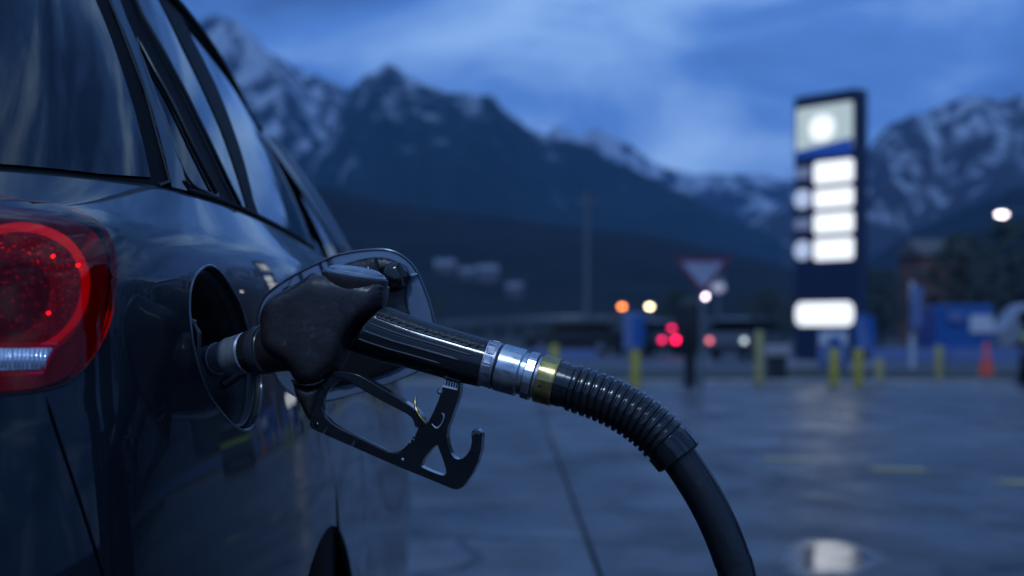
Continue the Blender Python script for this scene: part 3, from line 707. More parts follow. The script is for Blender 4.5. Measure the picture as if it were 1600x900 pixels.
# ================================================================== THE CAR
def ncs(x, y):
    """natural cubic spline; returns evaluator"""
    x = np.asarray(x, float); y = np.asarray(y, float); n = len(x); h = np.diff(x); A = np.zeros((n, n)); r = np.zeros_like(y); A[0, 0] = A[-1, -1] = 1
    for i in range(1, n-1): A[i, i-1] = h[i-1]; A[i, i] = 2*(h[i-1]+h[i]); A[i, i+1] = h[i]; r[i] = 6*((y[i+1]-y[i])/h[i]-(y[i]-y[i-1])/h[i-1])
    Mm = np.linalg.solve(A, r)
    def f(t):
        t = np.clip(np.asarray(t, float), x[0], x[-1]); i = np.clip(np.searchsorted(x, t)-1, 0, n-2); a = (x[i+1]-t)/h[i]; b = (t-x[i])/h[i]; hh = h[i]
        if y.ndim == 2: a = a[..., None]; b = b[..., None]; hh = hh[..., None]
        return a*y[i]+b*y[i+1]+((a**3-a)*Mm[i]+(b**3-b)*Mm[i+1])*hh**2/6
    return f
PB = np.array([(-1.12,.93),(-.80,.94),(-.60,.95),(-.46,.975),(-.372,1.015),(-.320,1.075),(-.293,1.165),(-.273,1.32),(-.258,1.5),(-.252,1.8),(-.268,2.2),(-.308,3.0),(-.362,4.3),(-.56,4.72),(-1.12,4.85)])
GB = np.array([(-1.12,1.06,1.135),(-.80,1.075,1.135),(-.60,1.115,1.136),(-.475,1.17,1.137),(-.405,1.235,1.138),(-.368,1.30,1.139),(-.345,1.36,1.140),(-.326,1.46,1.141),(-.318,1.62,1.142),(-.319,1.88,1.142),(-.330,2.25,1.141),(-.375,3.0,1.135),(-.45,4.25,.93),(-.65,4.60,.86),(-1.12,4.70,.84)])
GW = np.array([(-1.12,1.06,1.135),(-.80,1.075,1.135),(-.60,1.115,1.136),(-.475,1.17,1.137),(-.405,1.235,1.138),(-.368,1.30,1.139),(-.345,1.36,1.140),(-.326,1.46,1.141),(-.318,1.62,1.142),(-.319,1.88,1.142),(-.330,2.25,1.141),(-.375,3.0,1.135),(-.425,3.4,1.13),(-.65,3.62,1.12),(-1.12,3.70,1.12)])
TB = np.array([(-1.12,1.50,1.470),(-.85,1.505,1.469),(-.70,1.515,1.467),(-.60,1.54,1.465),(-.54,1.575,1.462),(-.51,1.615,1.460),(-.49,1.665,1.458),(-.476,1.74,1.457),(-.469,1.84,1.456),(-.468,2.02,1.452),(-.478,2.32,1.436),(-.505,2.78,1.402),(-.555,2.95,1.398),(-.75,3.02,1.41),(-1.12,3.05,1.415)])
AR = np.concatenate([[0], np.cumsum(np.linalg.norm(np.diff(PB, axis=0), axis=1))])      # chart coordinate a (metres along the waist)
fP = ncs(AR, PB); fG = ncs(AR, GB); fW = ncs(AR, GW); fT = ncs(AR, TB)
zz = np.linspace(0, 1, 401)           # b: 0 at z=.20, 1 at the belt
def smooth1(xk, yk, sig):
    x = np.linspace(-.2, 1.2, 1401); y = np.interp(x, xk, yk); k = np.exp(-.5*(np.arange(-150, 151)*.001/sig)**2); k /= k.sum(); ys = np.convolve(np.pad(y, 150, 'edge'), k, 'valid')
    return lambda t: np.interp(t, x, ys)
# heights are mapped onto z from .20 to the belt height of each station
bz = lambda z: (z-.20)/.94
wB = smooth1([bz(z) for z in (.2, .93, 1.0, 1.05, 1.085, 1.11, 1.14, 1.2)], [0, 0, .04, .10, .22, .57, 1.0, 1.8], .009)
oS = smooth1([bz(z) for z in (.1, .2, .28, .42, .6, .8, .9, .97, 1.1)], [-.03, -.02, .012, .026, .034, .022, .012, 0, 0], .03)
oR = smooth1([bz(z) for z in (.1, .2, .3, .5, .62, .70, .8, .95, 1.1)], [-.06, -.02, .035, .06, .055, .02, .005, 0, 0], .025)
def body(a, b, off=0.):
    """a: metres along the waist line, b: nominal height in metres (.20 - 1.14) -> world point"""
    a = np.asarray(a, float); b = np.asarray(b, float); t = bz(b)
    def pos(a, t):
        P = fP(a); G = fG(a); e = 1e-3; T = fP(np.minimum(a+e, AR[-1]))-fP(np.maximum(a-e, 0)); T /= np.linalg.norm(T, axis=-1, keepdims=True); n = np.stack([T[..., 1], -T[..., 0]], -1)
        wv = wB(t)[..., None]; xy = P*(1-wv)+G[..., :2]*wv
        rearness = np.clip((.75-a)/.35, 0, 1); rearness = rearness**2*(3-2*rearness)
        xy = xy+n*(oS(t)*(1-rearness)+oR(t)*rearness)[..., None]
        z = .20+t*(G[..., 2]-.20); return np.concatenate([xy, z[..., None]], -1)
    p = pos(a, t); e = 2e-3
    da = pos(np.minimum(a+e, AR[-1]), t)-pos(np.maximum(a-e, 0), t); db = pos(a, t+e)-pos(a, t-e); n = np.cross(da, db); n /= np.linalg.norm(n, axis=-1, keepdims=True)
    return p+n*np.asarray(off)[..., None], n
def green(a, b, off=0.):
    """b: 0 belt .. 1 roof edge"""
    a = np.asarray(a, float); b = np.asarray(b, float)
    def pos(a, t):
        G = fW(a); T = fT(a); t_ = t[..., None]; bow = (t*(1-t))[..., None]*.055
        T2 = fP(np.minimum(a+1e-3, AR[-1]))-fP(np.maximum(a-1e-3, 0)); T2 /= np.linalg.norm(T2, axis=-1, keepdims=True); n = np.stack([T2[..., 1], -T2[..., 0], 0*a], -1)
        return G*(1-t_)+T*t_+n*bow
    p = pos(a, b); e = 2e-3
    n = np.cross(pos(np.minimum(a+e, AR[-1]), b)-pos(np.maximum(a-e, 0), b), pos(a, b+e)-pos(a, b-e)); n /= np.linalg.norm(n, axis=-1, keepdims=True)
    return p+n*np.asarray(off)[..., None], n
class Chart:
    def __init__(s, f, a0, a1, b0, b1, na=900, nb=300):
        s.f = f; A, B = np.meshgrid(np.linspace(a0, a1, na), np.linspace(b0, b1, nb), indexing='ij'); p, n = f(A, B)
        v = p-np.array([0, 0, CH]); front = (v*n).sum(-1) < 0
        s.A = A[front]; s.B = B[front]; p = p[front]; s.x = CX+FPX*p[:, 0]/p[:, 1]; s.y = HY-FPX*(p[:, 2]-CH)/p[:, 1]
    def __call__(s, px, py):
        d = (s.x-px)**2+(s.y-py)**2; k = np.argsort(d)[:6]; w_ = 1/(d[k]+.01); return float((s.A[k]*w_).sum()/w_.sum()), float((s.B[k]*w_).sum()/w_.sum())
    def poly(s, pts): return [s(*p) for p in pts]
CB = Chart(body, .0, 3.6, .25, 1.14); CG = Chart(green, .0, 3.9, 0, 1)
aY = lambda Y: float(np.interp(Y, PB[4:13, 1], AR[4:13]))       # along-body coordinate from Y on the flank
aYs = ncs(PB[4:13, 1], AR[4:13])
MIRX = -1.12
def panel(name, f, outer, holes, m, parent, step=.012, off=0., lip=.008, mirror=False, bstep=.006, bsc=1.):
    """surface panel with folded-in edges and exact surface normals"""
    D = lambda lp: densify([(x, y*bsc) for x, y in lp], bstep)
    vo, T = fill2d(D(outer), [D(h) for h in holes], step)
    A = np.array([v.x for v in vo]); B = np.array([v.y/bsc for v in vo]); p, n = f(A, B, off); q = p-n*lip
    # orientation
    T3 = np.array([t[:3] for t in T]); g = np.cross(p[T3[:,1]]-p[T3[:,0]], p[T3[:,2]]-p[T3[:,0]])
    T = [t[::-1] if flip else t for t, flip in zip(T, [((g*n[T3[:,0]]).sum() < 0)]*len(T))]
    bd = boundary(T); V = [tuple(x) for x in p]; Nn = [tuple(x) for x in n]; F = list(T); mp_ = {}
    for a, b in bd:
        for i in (a, b):
            if i not in mp_:
                mp_[i] = len(V); V.append(tuple(p[i])); V.append(tuple(q[i])); Nn += [(0, 0, 0)]*2
        ia, ib = mp_[a], mp_[b]; F.append((b, a, ia, ib)) if 0 else None
        F.append((ib, ia, ia+1, ib+1))
        e = np.array(p[b])-np.array(p[a]); wn = np.cross(e, n[a]); wn = wn/(np.linalg.norm(wn)+1e-12)
        for i in (ia, ia+1, ib, ib+1): Nn[i] = tuple(np.array(Nn[i])+wn)
    Nn = [tuple(np.array(v)/(np.linalg.norm(v)+1e-12)) for v in Nn]
    if mirror:
        V = [(2*MIRX-v[0], v[1], v[2]) for v in V]; Nn = [(-v[0], v[1], v[2]) for v in Nn]; F = [f_[::-1] for f_ in F]
    return mesh(name, V, F, m, parent, normals=Nn)
def surf_tube(name, f, pts, off, r, m, parent, closed=False, seg=8, bd=1):
    A = np.array([p[0] for p in pts]); B = np.array([p[1] for p in pts]); p, n = f(A, B, off); P = [Vector(x) for x in p]
    if closed: P = P+[P[0], P[1]]
    return tube(name, P, r, m, parent, seg, cap=not closed)

car = thing('parked_car', 'dark blue hatchback being refuelled with its fuel flap open', 'car', (-1.12, 2.9, 0))
# ---- features traced on the flank
lamp_px = [(-150,300),(-80,301),(0,308),(60,318),(110,330),(150,350),(170,376),(179,415),(177,462),(166,510),(147,550),(115,588),(80,604),(30,612),(-30,616),(-110,620),(-170,600),(-190,450),(-180,340)]
lampP = smooth_poly(CB.poly(lamp_px), 4)
hole_px = [(323,416),(307,430),(299,450),(297,477),(299,510),(304,547),(313,580),(326,613),(341,637),(360,659),(378,671),(393,667),(404,645),(409,613),(406,578),(397,545),(386,510),(377,480),(363,453),(347,430),(334,418)]
holeP = smooth_poly(CB.poly(hole_px), 3)
hc = np.mean(np.array(holeP), axis=0)
def scaled(poly, k, c=None):
    c = c if c is not None else np.mean(np.array(poly), axis=0); return [((x-c[0])*k+c[0], (y-c[1])*k+c[1]) for x, y in poly]
def grow(poly, d, c=None):
    c = c if c is not None else np.mean(np.array(poly), axis=0); out = []
    for x, y in poly:
        v = np.array((x, y))-c; L = np.linalg.norm(v); v = v*(L+d)/L+c; out.append((float(v[0]), float(v[1])))
    return out
def zb(z, a): G = fG(a)[2]; return .20+(z-.20)/(G-.20)*.94           # real height -> chart b
ARCH_Y, ARCH_R, ARCH_Z = 1.745, .428, .33
def arch(yc, n=40, R=ARCH_R):
    o = []
    for k in range(n+1):
        th = PI-PI*k/n-.0; y = yc-R*math.cos(PI-th) if 0 else yc+R*math.cos(th); z = ARCH_Z+R*math.sin(th); a = aY(y); o.append((a, float(zb(z, a))))
    return o
lampc = np.mean(np.array(lampP), axis=0)
lamp_hole = grow(lampP, .003, lampc)
# bumper seam: from the lamp's lower edge downwards
s0 = CB(72, 620); s1 = CB(160, 895); seam_a0, seam_a1 = s0[0], s1[0]
b_s0 = s0[1]; aL = min(p[0] for p in lampP)+.003
yA0 = aY(ARCH_Y-ARCH_R); doorA = aY(1.775)
g = .0015
archl = arch(ARCH_Y)
seamf = lambda b: seam_a0+(seam_a1-seam_a0)*(b_s0-b)/(b_s0-s1[1])
# quarter panel outline (counter-clockwise in a,b): seam bottom -> arch -> door seam -> belt -> above the lamp -> lamp edge -> seam
ix_s = int(np.argmin([(p[0]-s0[0])**2+(p[1]-s0[1])**2 for p in lamp_hole]))
# door cut line follows the arch
def doorline(b): return doorA
Q = [(seamf(.205)+g, .205)] + [(archl[0][0], .205)] + archl[:24]
pa = archl[23]
Q += [(pa[0]-.0+.02, pa[1]+.06), (doorA+.05, .84), (doorA+.012, .92), (doorA-g, 1.0), (doorA-g, 1.14)]
Q += [(aL, 1.14), (aL, CB(0, 303)[1]+.004)]
# follow the lamp outline (upper, then outer side, then bottom) from left-top to seam
LH = lamp_hole; k0 = int(np.argmin([abs(p[0]-aL-.012)+(0 if p[1] > lampc[1] else 9) for p in LH]))
n_ = len(LH); seq1 = []; i = k0
A_ = np.array(LH)
step_dir = 1 if A_[(k0+1) % n_][0] > A_[k0][0] else -1
while i != ix_s: seq1.append(LH[i]); i = (i+step_dir) % n_
seq1.append(LH[ix_s])
Q = Q[:-1] + [(aL, seq1[0][1]+.0)] + seq1 + [(seamf(b)+g, b) for b in np.linspace(b_s0-.01, .25, 12)]
quarter = panel('quarter_panel', body, Q, [holeP], paint, car, step=.0095)
# tailgate / upper strip beyond the lamp, bumper below
TG = [(0, .66), (aL-2*g, .66), (aL-2*g, 1.14), (0, 1.14)]
LH2 = [p for p in LH]
bump = [(0, .205), (seamf(.205)-g, .205)]+[(seamf(b)-g, b) for b in np.linspace(.25, b_s0-.012, 12)]
seq2 = []; i = ix_s
while len(seq2) < n_ and A_[i][0] > aL: seq2.append(LH[i]); i = (i+step_dir) % n_
bump += seq2+[(aL-2*g, seq2[-1][1]), (aL-2*g, .655), (0, .655)]
panel('rear_bumper', body, bump, [], paint, car, step=.014)
TGs = [(0, .66), (aL-3*g, .66), (aL-3*g, 1.14), (0, 1.14)]
lampleft = sorted([p for p in LH if p[0] <= aL+.0], key=lambda p: p[1])
panel('tailgate', body, TGs, [], paint, car, step=.014)
for mir_poly, nm in (([(0, .205), (aY(ARCH_Y-ARCH_R), .205)]+archl+[(aY(4.05), .205), (AR[-1], .205), (AR[-1], 1.14), (0, 1.14)], 'body_side'),):
    panel(nm, body, mir_poly, [], paint, car, step=.03, mirror=True, bstep=.02)
# doors and front wing on our side
fa = arch(4.10, R=.36); da1 = aY(2.72); da2 = aY(3.45)
back = archl[23:]
dp = [(pa[0]+.02+2*g, pa[1]+.06), (doorA+.05+2*g, .84), (doorA+.012+2*g, .92), (doorA+g, 1.0), (doorA+g, 1.14), (da1-g, 1.14), (da1-g, .27)]+[(p[0]+.004, max(p[1], .27)) for p in archl[::-1][:17]]
rd = panel('rear_door', body, dp, [], paint, car, step=.02, bstep=.012)
fd = panel('front_door', body, [(da1+g, .27), (da2, .27), (da2, 1.14), (da1+g, 1.14)], [], paint, car, step=.025, bstep=.015)
panel('sill', body, [(archl[-1][0]+.004, .205), (da2, .205), (da2, .264), (archl[-1][0]+.004, .264)], [], blackp, car, step=.03, bstep=.02)
panel('front_wing', body, [(da2+2*g, .205), (fa[0][0], .205)]+fa[:0]+[p for p in fa[::-1]][::-1]+[(fa[-1][0], .205), (AR[-1], .205), (AR[-1], 1.14), (da2+2*g, 1.14)], [], paint, car, step=.03, bstep=.02)
# handles
for pa_, par in ((aY(2.45), rd), (aY(3.25), fd)):
    surf_tube('handle', body, [(pa_+x, .985) for x in np.linspace(-.09, .09, 9)], np.array([.0, .018, .026, .028, .028, .028, .026, .018, 0]), .011, paint, par)
# wheel-arch liners, wheels
def car_wheel(yc, x, side):
    wv = lathe_axis('wheel', Vector((x, yc, .325)), (side, 0, 0), [(-.20, .22), (-.20, .31), (-.18, .325), (-.02, .325), (0, .305), (.0, .22), (-.02, .21)], tyre, car, 48)
    rm = lathe_axis('rim', Vector((x, yc, .325)), (side, 0, 0), [(-.15, .21), (-.01, .212), (-.012, .195), (-.08, .185), (-.09, .06)], alloy, wv, 40)
    P_ = []
    for k in range(5):
        a = 2*PI*k/5; d = Vector((0, math.cos(a), math.sin(a))); c = Vector((x-side*.035, yc, .325)); P_.append(tube_geo([c, c+d*.1, c+d*.2], [.03, .022, .026], 8, up=Vector((1, 0, 0))))
    mesh('spokes', *join_geo(P_), alloy, wv)
    V, F = [], []
    for sgn, xx in ((0, x+side*.02), (1, x-side*.26)):
        for k in range(25): th = PI*k/24*1.24-.12*PI; V.append((xx, yc+.40*math.cos(th), .33+.40*math.sin(th)))
    F = [(k, k+1, k+26, k+25) for k in range(24)]+[tuple(range(25, 50))]; mesh('arch_liner', V, F, recess, car)
for yc in (ARCH_Y, 4.10):
    xw = -.30 if yc < 3 else -.42; car_wheel(yc, xw, 1); car_wheel(yc, 2*MIRX-xw, -1)
# inner dark shell that closes the gaps, floor
def grid_surf(name, f, A, B, off, m, parent, mirror=False):
    AA, BB = np.meshgrid(A, B, indexing='ij'); p, n = f(AA, BB, off); na, nb = AA.shape; p = p.reshape(-1, 3)
    V = [tuple(v) for v in p]
    if mirror: V = [(2*MIRX-v[0], v[1], v[2]) for v in V]
    return mesh(name, V, [(i*nb+j, (i+1)*nb+j, (i+1)*nb+j+1, i*nb+j+1) for i in range(na-1) for j in range(nb-1)], m, parent)
AA_ = np.concatenate([np.linspace(0, aY(1.16), 12)])
grid_surf('inner_shell', body, AA_, np.linspace(.22, 1.12, 20), -.075, recess, car)
V = [(-.42,1.2,.24),(-1.82,1.2,.24),(-1.82,4.6,.24),(-.42,4.6,.24)]; mesh('floor_pan', V, [(0,1,2,3)], recess, car, smooth=False)
box('inner_flank', (-.46, 2.35, .68), (.04, 2.3, .86), recess, car); box('parcel_shelf', (-1.12, 1.5, 1.06), (1.3, .65, .03), recess, car)
box('dashboard', (-1.12, 3.4, 1.02), (1.35, .5, .18), recess, car, 0, .04)
for sx in (-.72, -1.52):
    for sy in (1.95, 2.75):
        st = box('seat', (sx, sy+.22, .62), (.48, .5, .2), recess, car, 0, .06); box('backrest', (sx, sy, .92), (.46, .14, .56), recess, st, 0, .05); box('headrest', (sx, sy-.01, 1.25), (.26, .09, .17), recess, st, 0, .04)
# roof and bonnet
def cap_surface(name, f, a_list, b, crown, m, zadd=0, off=0.):
    A = np.array(a_list); p, n = f(A, np.full_like(A, b), off); V, F = [], []; K = 12
    for i in range(len(A)):
        for k in range(K+1):
            t = k/K; x = p[i, 0]+(2*MIRX-2*p[i, 0])*t; V.append((x, p[i, 1]+0, p[i, 2]+crown*math.sin(PI*t)**.8+zadd))
    F = [(i*(K+1)+k, (i+1)*(K+1)+k, (i+1)*(K+1)+k+1, i*(K+1)+k+1) for i in range(len(A)-1) for k in range(K)]
    return mesh(name, V, F, m, car)
cap_surface('roof', green, np.linspace(0.02, AR[-1], 80), 1.0, .035, paint)
cap_surface('bonnet', body, np.linspace(aY(3.3), AR[-1], 40), 1.14, .05, paint)
# ---- glazing on the greenhouse surface
def GP(*pts): return CG.poly(pts)
def aG(px, py): return CG(px, py)[0]
e_ = .002
aD = CG(200, 150)[0]                                  # centre of the D pillar
aRG = CG(218, 240)[0]
rear_glass = [(0, .010), (CG(150, 262)[0], .010), (CG(232, 272)[0], .022), (CG(205, 200)[0], .34), (CG(172, 100)[0], .62), (CG(126, 0)[0], .95), (0, .95)]
panel('rear_window', green, rear_glass, [], cargl, car, step=.02, bsc=.35, off=.002, lip=.004)
panel('rear_window', green, rear_glass, [], cargl, car, step=.04, bsc=.35, off=.002, lip=.004, mirror=True)
seal = [(0, 0.0), (CG(245, 281)[0], .0), (CG(262, 285)[0], .02), (CG(232, 200)[0], .34), (CG(196, 100)[0], .63), (CG(158, 0)[0], .96), (CG(158, 0)[0]-.01, 1), (0, 1)]
gh = [(0.02, .008), (rear_glass[1][0], .008), (rear_glass[2][0]+.002, .018), (rear_glass[3][0]+.002, .34), (rear_glass[4][0]+.002, .622), (rear_glass[5][0]+.002, .955), (.02, .955)]
panel('window_seal', green, seal, [gh], trimb, car, step=.014, bsc=.35, lip=.02)
panel('window_seal', green, seal, [gh], trimb, car, step=.03, bsc=.35, lip=.02, mirror=True)
# body-coloured D pillar
dl = [(seal[k][0]+.004, seal[k][1]) for k in (2, 3, 4, 5)]
dr = [(CG(288, 296)[0], .015), (CG(275, 260)[0], .17), (CG(250, 200)[0], .34), (CG(213, 100)[0], .63), (CG(181, 0)[0], .93)]
panel('rear_pillar', green, [(dl[0][0], .0)]+[(dr[0][0]+.01, 0)]+dr+[(dr[-1][0], 1.0), (dl[-1][0], 1.0)]+dl[::-1][:-1], [], paint, car, step=.012, bsc=.35, off=.003, lip=.012)
# side frame: black trim with three window openings
def strip(px_list): return [CG(*p) for p in px_list]
q_win = smooth_poly(strip([(212,62),(240,112),(268,163),(298,225),(325,280),(338,307),(318,300),(297,289),(281,262),(262,215),(240,160),(222,105)]), 3)
r_l = [CG(*p) for p in ((372,322),(352,282),(324,222),(292,157),(257,90),(222,30))]
r_r = [CG(*p) for p in ((250,0),(285,72),(316,135),(345,200),(370,270),(387,326))]
r_top = [(r_l[-1][0]-.004, .93), (r_r[0][0]-.004, .93)]
r_win = r_l+[r_top[0], r_top[1]]+r_r[0:]
f_l = [CG(*p) for p in ((405,343),(396,312),(381,250),(359,185),(334,125),(306,70),(286,30))]
f_win = f_l+[(f_l[-1][0], .93), (AR[11]-.02, .94), (AR[11]+.18, .5), (AR[11]+.335, .03), (2.0, .014)]
fl0 = CG(181, 0)
so = [(dr[0][0]+.003, .004), (AR[12]-.92, .004), (AR[11]+.36, .004), (AR[11]+.20, .5), (AR[11]+.02, .995), (dr[-1][0]+.003, .995)]+[(d[0]+.003, d[1]) for d in dr[::-1][:-1]]
r_win = [(p[0], max(p[1], .014)) for p in r_win]; f_win = [(p[0], max(p[1], .014)) for p in f_win]; q_win = [(p[0], max(p[1], .012)) for p in q_win]
panel('side_frame', green, so, [q_win, r_win, f_win], trimb, car, step=.016, bsc=.35, lip=.02)
panel('side_frame', green, so, [q_win, r_win, f_win], trimb, car, step=.05, bstep=.02, bsc=.35, lip=.02, mirror=True)
for wn, st in ((q_win, .012), (r_win, .014), (f_win, .03)):
    c_ = np.mean(np.array(wn), axis=0)
    panel('side_window', green, wn, [], qglass if wn is q_win else cargl, car, step=st, bsc=.35, off=-.0012, lip=.003)
    panel('side_window', green, wn, [], cargl, car, step=.05, bstep=.02, bsc=.35, off=-.004, lip=.003, mirror=True)
surf_tube('window_bead', green, q_win, .002, .0017, blackp, car, closed=True)
edge = [(r_l[0][0]-.010, .004)]+[(p[0]-.010, p[1]) for p in r_l]+[(r_l[-1][0]-.014, .93)]
surf_tube('door_frame_edge', green, edge, .004, .0026, blackp, car)
surf_tube('drip_rail', green, [(dl[3][0]+.002, .99)]+[(a, .985) for a in np.linspace(dr[-1][0], AR[11]-.05, 30)]+[(AR[11]+.02, .97)], .003, .0080, trimb, car, seg=12)
surf_tube('belt_trim', green, [(dr[0][0]-.012, .03), (dr[0][0]+.006, .004)]+[(a, .003) for a in np.linspace(dr[0][0]+.03, AR[11]+.34, 40)], .001, .0036, trimb, car, seg=10)
surf_tube('tailgate_seam', green, [(p[0]+.002, p[1]) for p in [seal[1], seal[2]]]+dl[:0]+[(d[0], d[1]) for d in dl], .0015, .0018, recess, car)
panel('front_pillar', green, [(AR[11]+.37, .0), (AR[12]-.03, .0), (AR[12]-.03, 1.0), (AR[11]+.03, 1.0), (AR[11]+.21, .5)], [], paint, car, step=.03, bstep=.02, bsc=.35, off=.002, lip=.01)
panel('front_pillar', green, [(AR[11]+.37, .0), (AR[12]-.03, .0), (AR[12]-.03, 1.0), (AR[11]+.03, 1.0), (AR[11]+.21, .5)], [], paint, car, step=.03, bstep=.02, bsc=.35, off=.002, lip=.01, mirror=True)
panel('windscreen', green, [(AR[12]-.025, .0), (AR[-1], 0), (AR[-1], 1), (AR[12]-.025, 1)], [], cargl, car, step=.05, bstep=.03, bsc=.35)
panel('windscreen', green, [(AR[12]-.025, .0), (AR[-1], 0), (AR[-1], 1), (AR[12]-.025, 1)], [], cargl, car, step=.05, bstep=.03, bsc=.35, mirror=True)
# door mirror (hidden behind the flap from the photographer's place)
for sg in (1, -1):
    c = Vector((-.25 if sg == 1 else 2*MIRX+.25, 2.82, 1.055)); V = []; b_ = bmesh.new(); bmesh.ops.create_icosphere(b_, subdivisions=3, radius=1)
    for v in b_.verts: V.append(c+Vector((v.co.x*.085, v.co.y*.05 if v.co.y > 0 else v.co.y*.02, v.co.z*.055)))
    F = [tuple(v.index for v in f_.verts) for f_ in b_.faces]; b_.free(); mr = mesh('door_mirror', V, F, paint, car); box('mirror_glass', c+Vector((0, -.021, 0)), (.12, .004, .075), trimb, mr, 0, .001)
    box('mirror_foot', c+Vector((-sg*.09, .02, -.02)), (.07, .03, .03), blackp, mr)

# ---- tail lamp: red shell over reflector bowl, light guide ring and clear strip
lampt = panel('tail_light', body, lampP, [], lensred, car, step=.008, off=.003, lip=.010)
lb = panel('lamp_housing', body, grow(lampP, -.002, lampc), [], lampdark, lampt, step=.01, off=-.045, lip=-.040)
cc = CB(35, 442)
LCX, LCY = 34, 440
def ring(rx, ry, n=48, a0=0, a1=360): return [CB(LCX+rx*math.cos(math.radians(a0+(a1-a0)*k/n)), LCY-ry*math.sin(math.radians(a0+(a1-a0)*k/n))) for k in range(n+(a1-a0 < 360))]
r_in = ring(84, 74, 40)
panel('lamp_reflector', body, r_in, [], lampref, lampt, step=.006, off=-.030, lip=.006)
# sweeping bowl wall between reflector and outer rim
def band(name, loops, offs, m, par, closed=True):
    V = []; n = len(loops[0])
    for lp, of in zip(loops, offs):
        p, _ = body(np.array([q[0] for q in lp]), np.array([q[1] for q in lp]), of); V += [tuple(x) for x in p]
    F = [(k*n+i, k*n+(i+1) % n, (k+1)*n+(i+1) % n, (k+1)*n+i) for k in range(len(loops)-1) for i in range(n if closed else n-1)]
    return mesh(name, V, F, m, par)
band('lamp_bowl', [ring(84+28*k/14, 74+28*k/14) for k in range(15)], [-.030+.017*(k/14)**.6+(.0016 if k % 2 else -.0008) for k in range(15)], lampbowl, lampt)
band('light_guide', [ring(112, 102), ring(115, 104), ring(119, 107), ring(122, 109), ring(127, 113)], [-.013, -.008, -.0075, -.010, -.016], lampring, lampt)
band('lamp_step', [ring(127, 113), ring(136, 121), ring(141, 128)], [-.016, -.018, -.036], lampbody, lampt)
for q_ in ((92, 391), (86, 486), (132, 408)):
    c_ = CB(*q_); p_, n_1 = body(np.array([c_[0]]), np.array([c_[1]]), -.009); lathe_axis('led', Vector(p_[0]), Vector(n_1[0]), [(0, .0014), (.002, .0011), (.003, .0004)], lamphot, lampt, 12)  # glowing dots put in for the bright glints in the lamp
st_px = [(-110,546),(76,545),(58,579),(-110,584)]
panel('reversing_strip', body, CB.poly(st_px), [], clearstrip, lampt, step=.006, off=.0055, lip=.006)
surf_tube('strip_border', body, CB.poly([(-110,541),(83,540),(62,585),(-110,590)]), .004, .0016, lampring if 0 else lampbody, lampt, closed=False)
surf_tube('lamp_gasket', body, grow(lampP, .0015, lampc), -.0005, .0017, blackp, lampt, closed=True)

ribs = []
for k in range(26):
    u0 = -100+6.6*k; P_ = [CB(u0, 548), CB(u0-1.5, 577)]
    if u0 < 66:
        pp, _ = body(np.array([q[0] for q in P_]), np.array([q[1] for q in P_]), .0058); ribs.append(tube_geo([Vector(x) for x in pp], .0011, 6))
mesh('strip_ribs', *join_geo(ribs), mat('strip_glass', (.8, .82, .88), .08, metal=.85), lampt)
# ---- filler recess
rim = surf_tube('filler_rim', body, grow(holeP, .0004, hc), -.0005, .0016, mat('lit_rim_paint', (.10, .115, .14), .22, metal=.6, coat=.5), car, closed=True, seg=10)  # car-paint rim with its lit edge put into a lighter colour
def loopat(k, off, dc=(0, 0)):
    lp = scaled(holeP, k, hc); p, n = body(np.array([q[0]+dc[0] for q in lp]), np.array([q[1]+dc[1] for q in lp]), off); return [Vector(x) for x in p]
p0_, n0_ = body(np.array([hc[0]]), np.array([hc[1]])); NH = Vector(n0_[0]).normalized(); PH = Vector(p0_[0])
loops = [loopat(1.0, -.001), loopat(.985, -.010), loopat(.95, -.012), loopat(.90, -.014), loopat(.86, -.030), loopat(.80, -.060), loopat(.70, -.072)]
n = len(loops[0]); V = [v for l in loops for v in l]+[PH-NH*.072]
F = [(k*n+(i+1) % n, k*n+i, (k+1)*n+i, (k+1)*n+(i+1) % n) for k in range(len(loops)-1) for i in range(n)]+[((len(loops)-1)*n+(i+1) % n, (len(loops)-1)*n+i, len(V)-1) for i in range(n)]
bowl = mesh('filler_recess', V, F, recess, car)
seal2 = [loopat(.985, -.0095), loopat(.965, -.0055), loopat(.93, -.006), loopat(.90, -.0125)]
V = [v for l in seal2 for v in l]; F = [(k*n+(i+1) % n, k*n+i, (k+1)*n+i, (k+1)*n+(i+1) % n) for k in range(3) for i in range(n)]
mesh('rubber_lip', V, F, blackp, bowl)
# latch and hinge hardware on the near edge of the recess
def on_body(px, py, off):
    a, b = CB(px, py); p, n = body(np.array([a]), np.array([b]), off); return Vector(p[0])
for px, py, r in ((309, 505, .0055), (313, 521, .0048), (317, 600, .006), (330, 622, .0065), (324, 585, .004)):
    c = on_body(px, py, -.008); lathe_axis('latch_stud', c, NH, [(-.004, r), (.003, r), (.006, r*.7), (.007, r*.3)], gripm, bowl, 16)
tube('hinge_bracket', [on_body(307, 495, -.006), on_body(308, 520, .001), on_body(312, 560, -.002), on_body(322, 600, .001), on_body(334, 630, -.006)], [.0015, .003, .0022, .003, .0015], blackp, bowl, 10)
for px, py in ((350, 490), (372, 500)):
    c = on_body(px, py, -.05); lathe_axis('bolt', c, NH, [(0, .005), (.004, .005), (.006, .003)], gripm, bowl, 6)

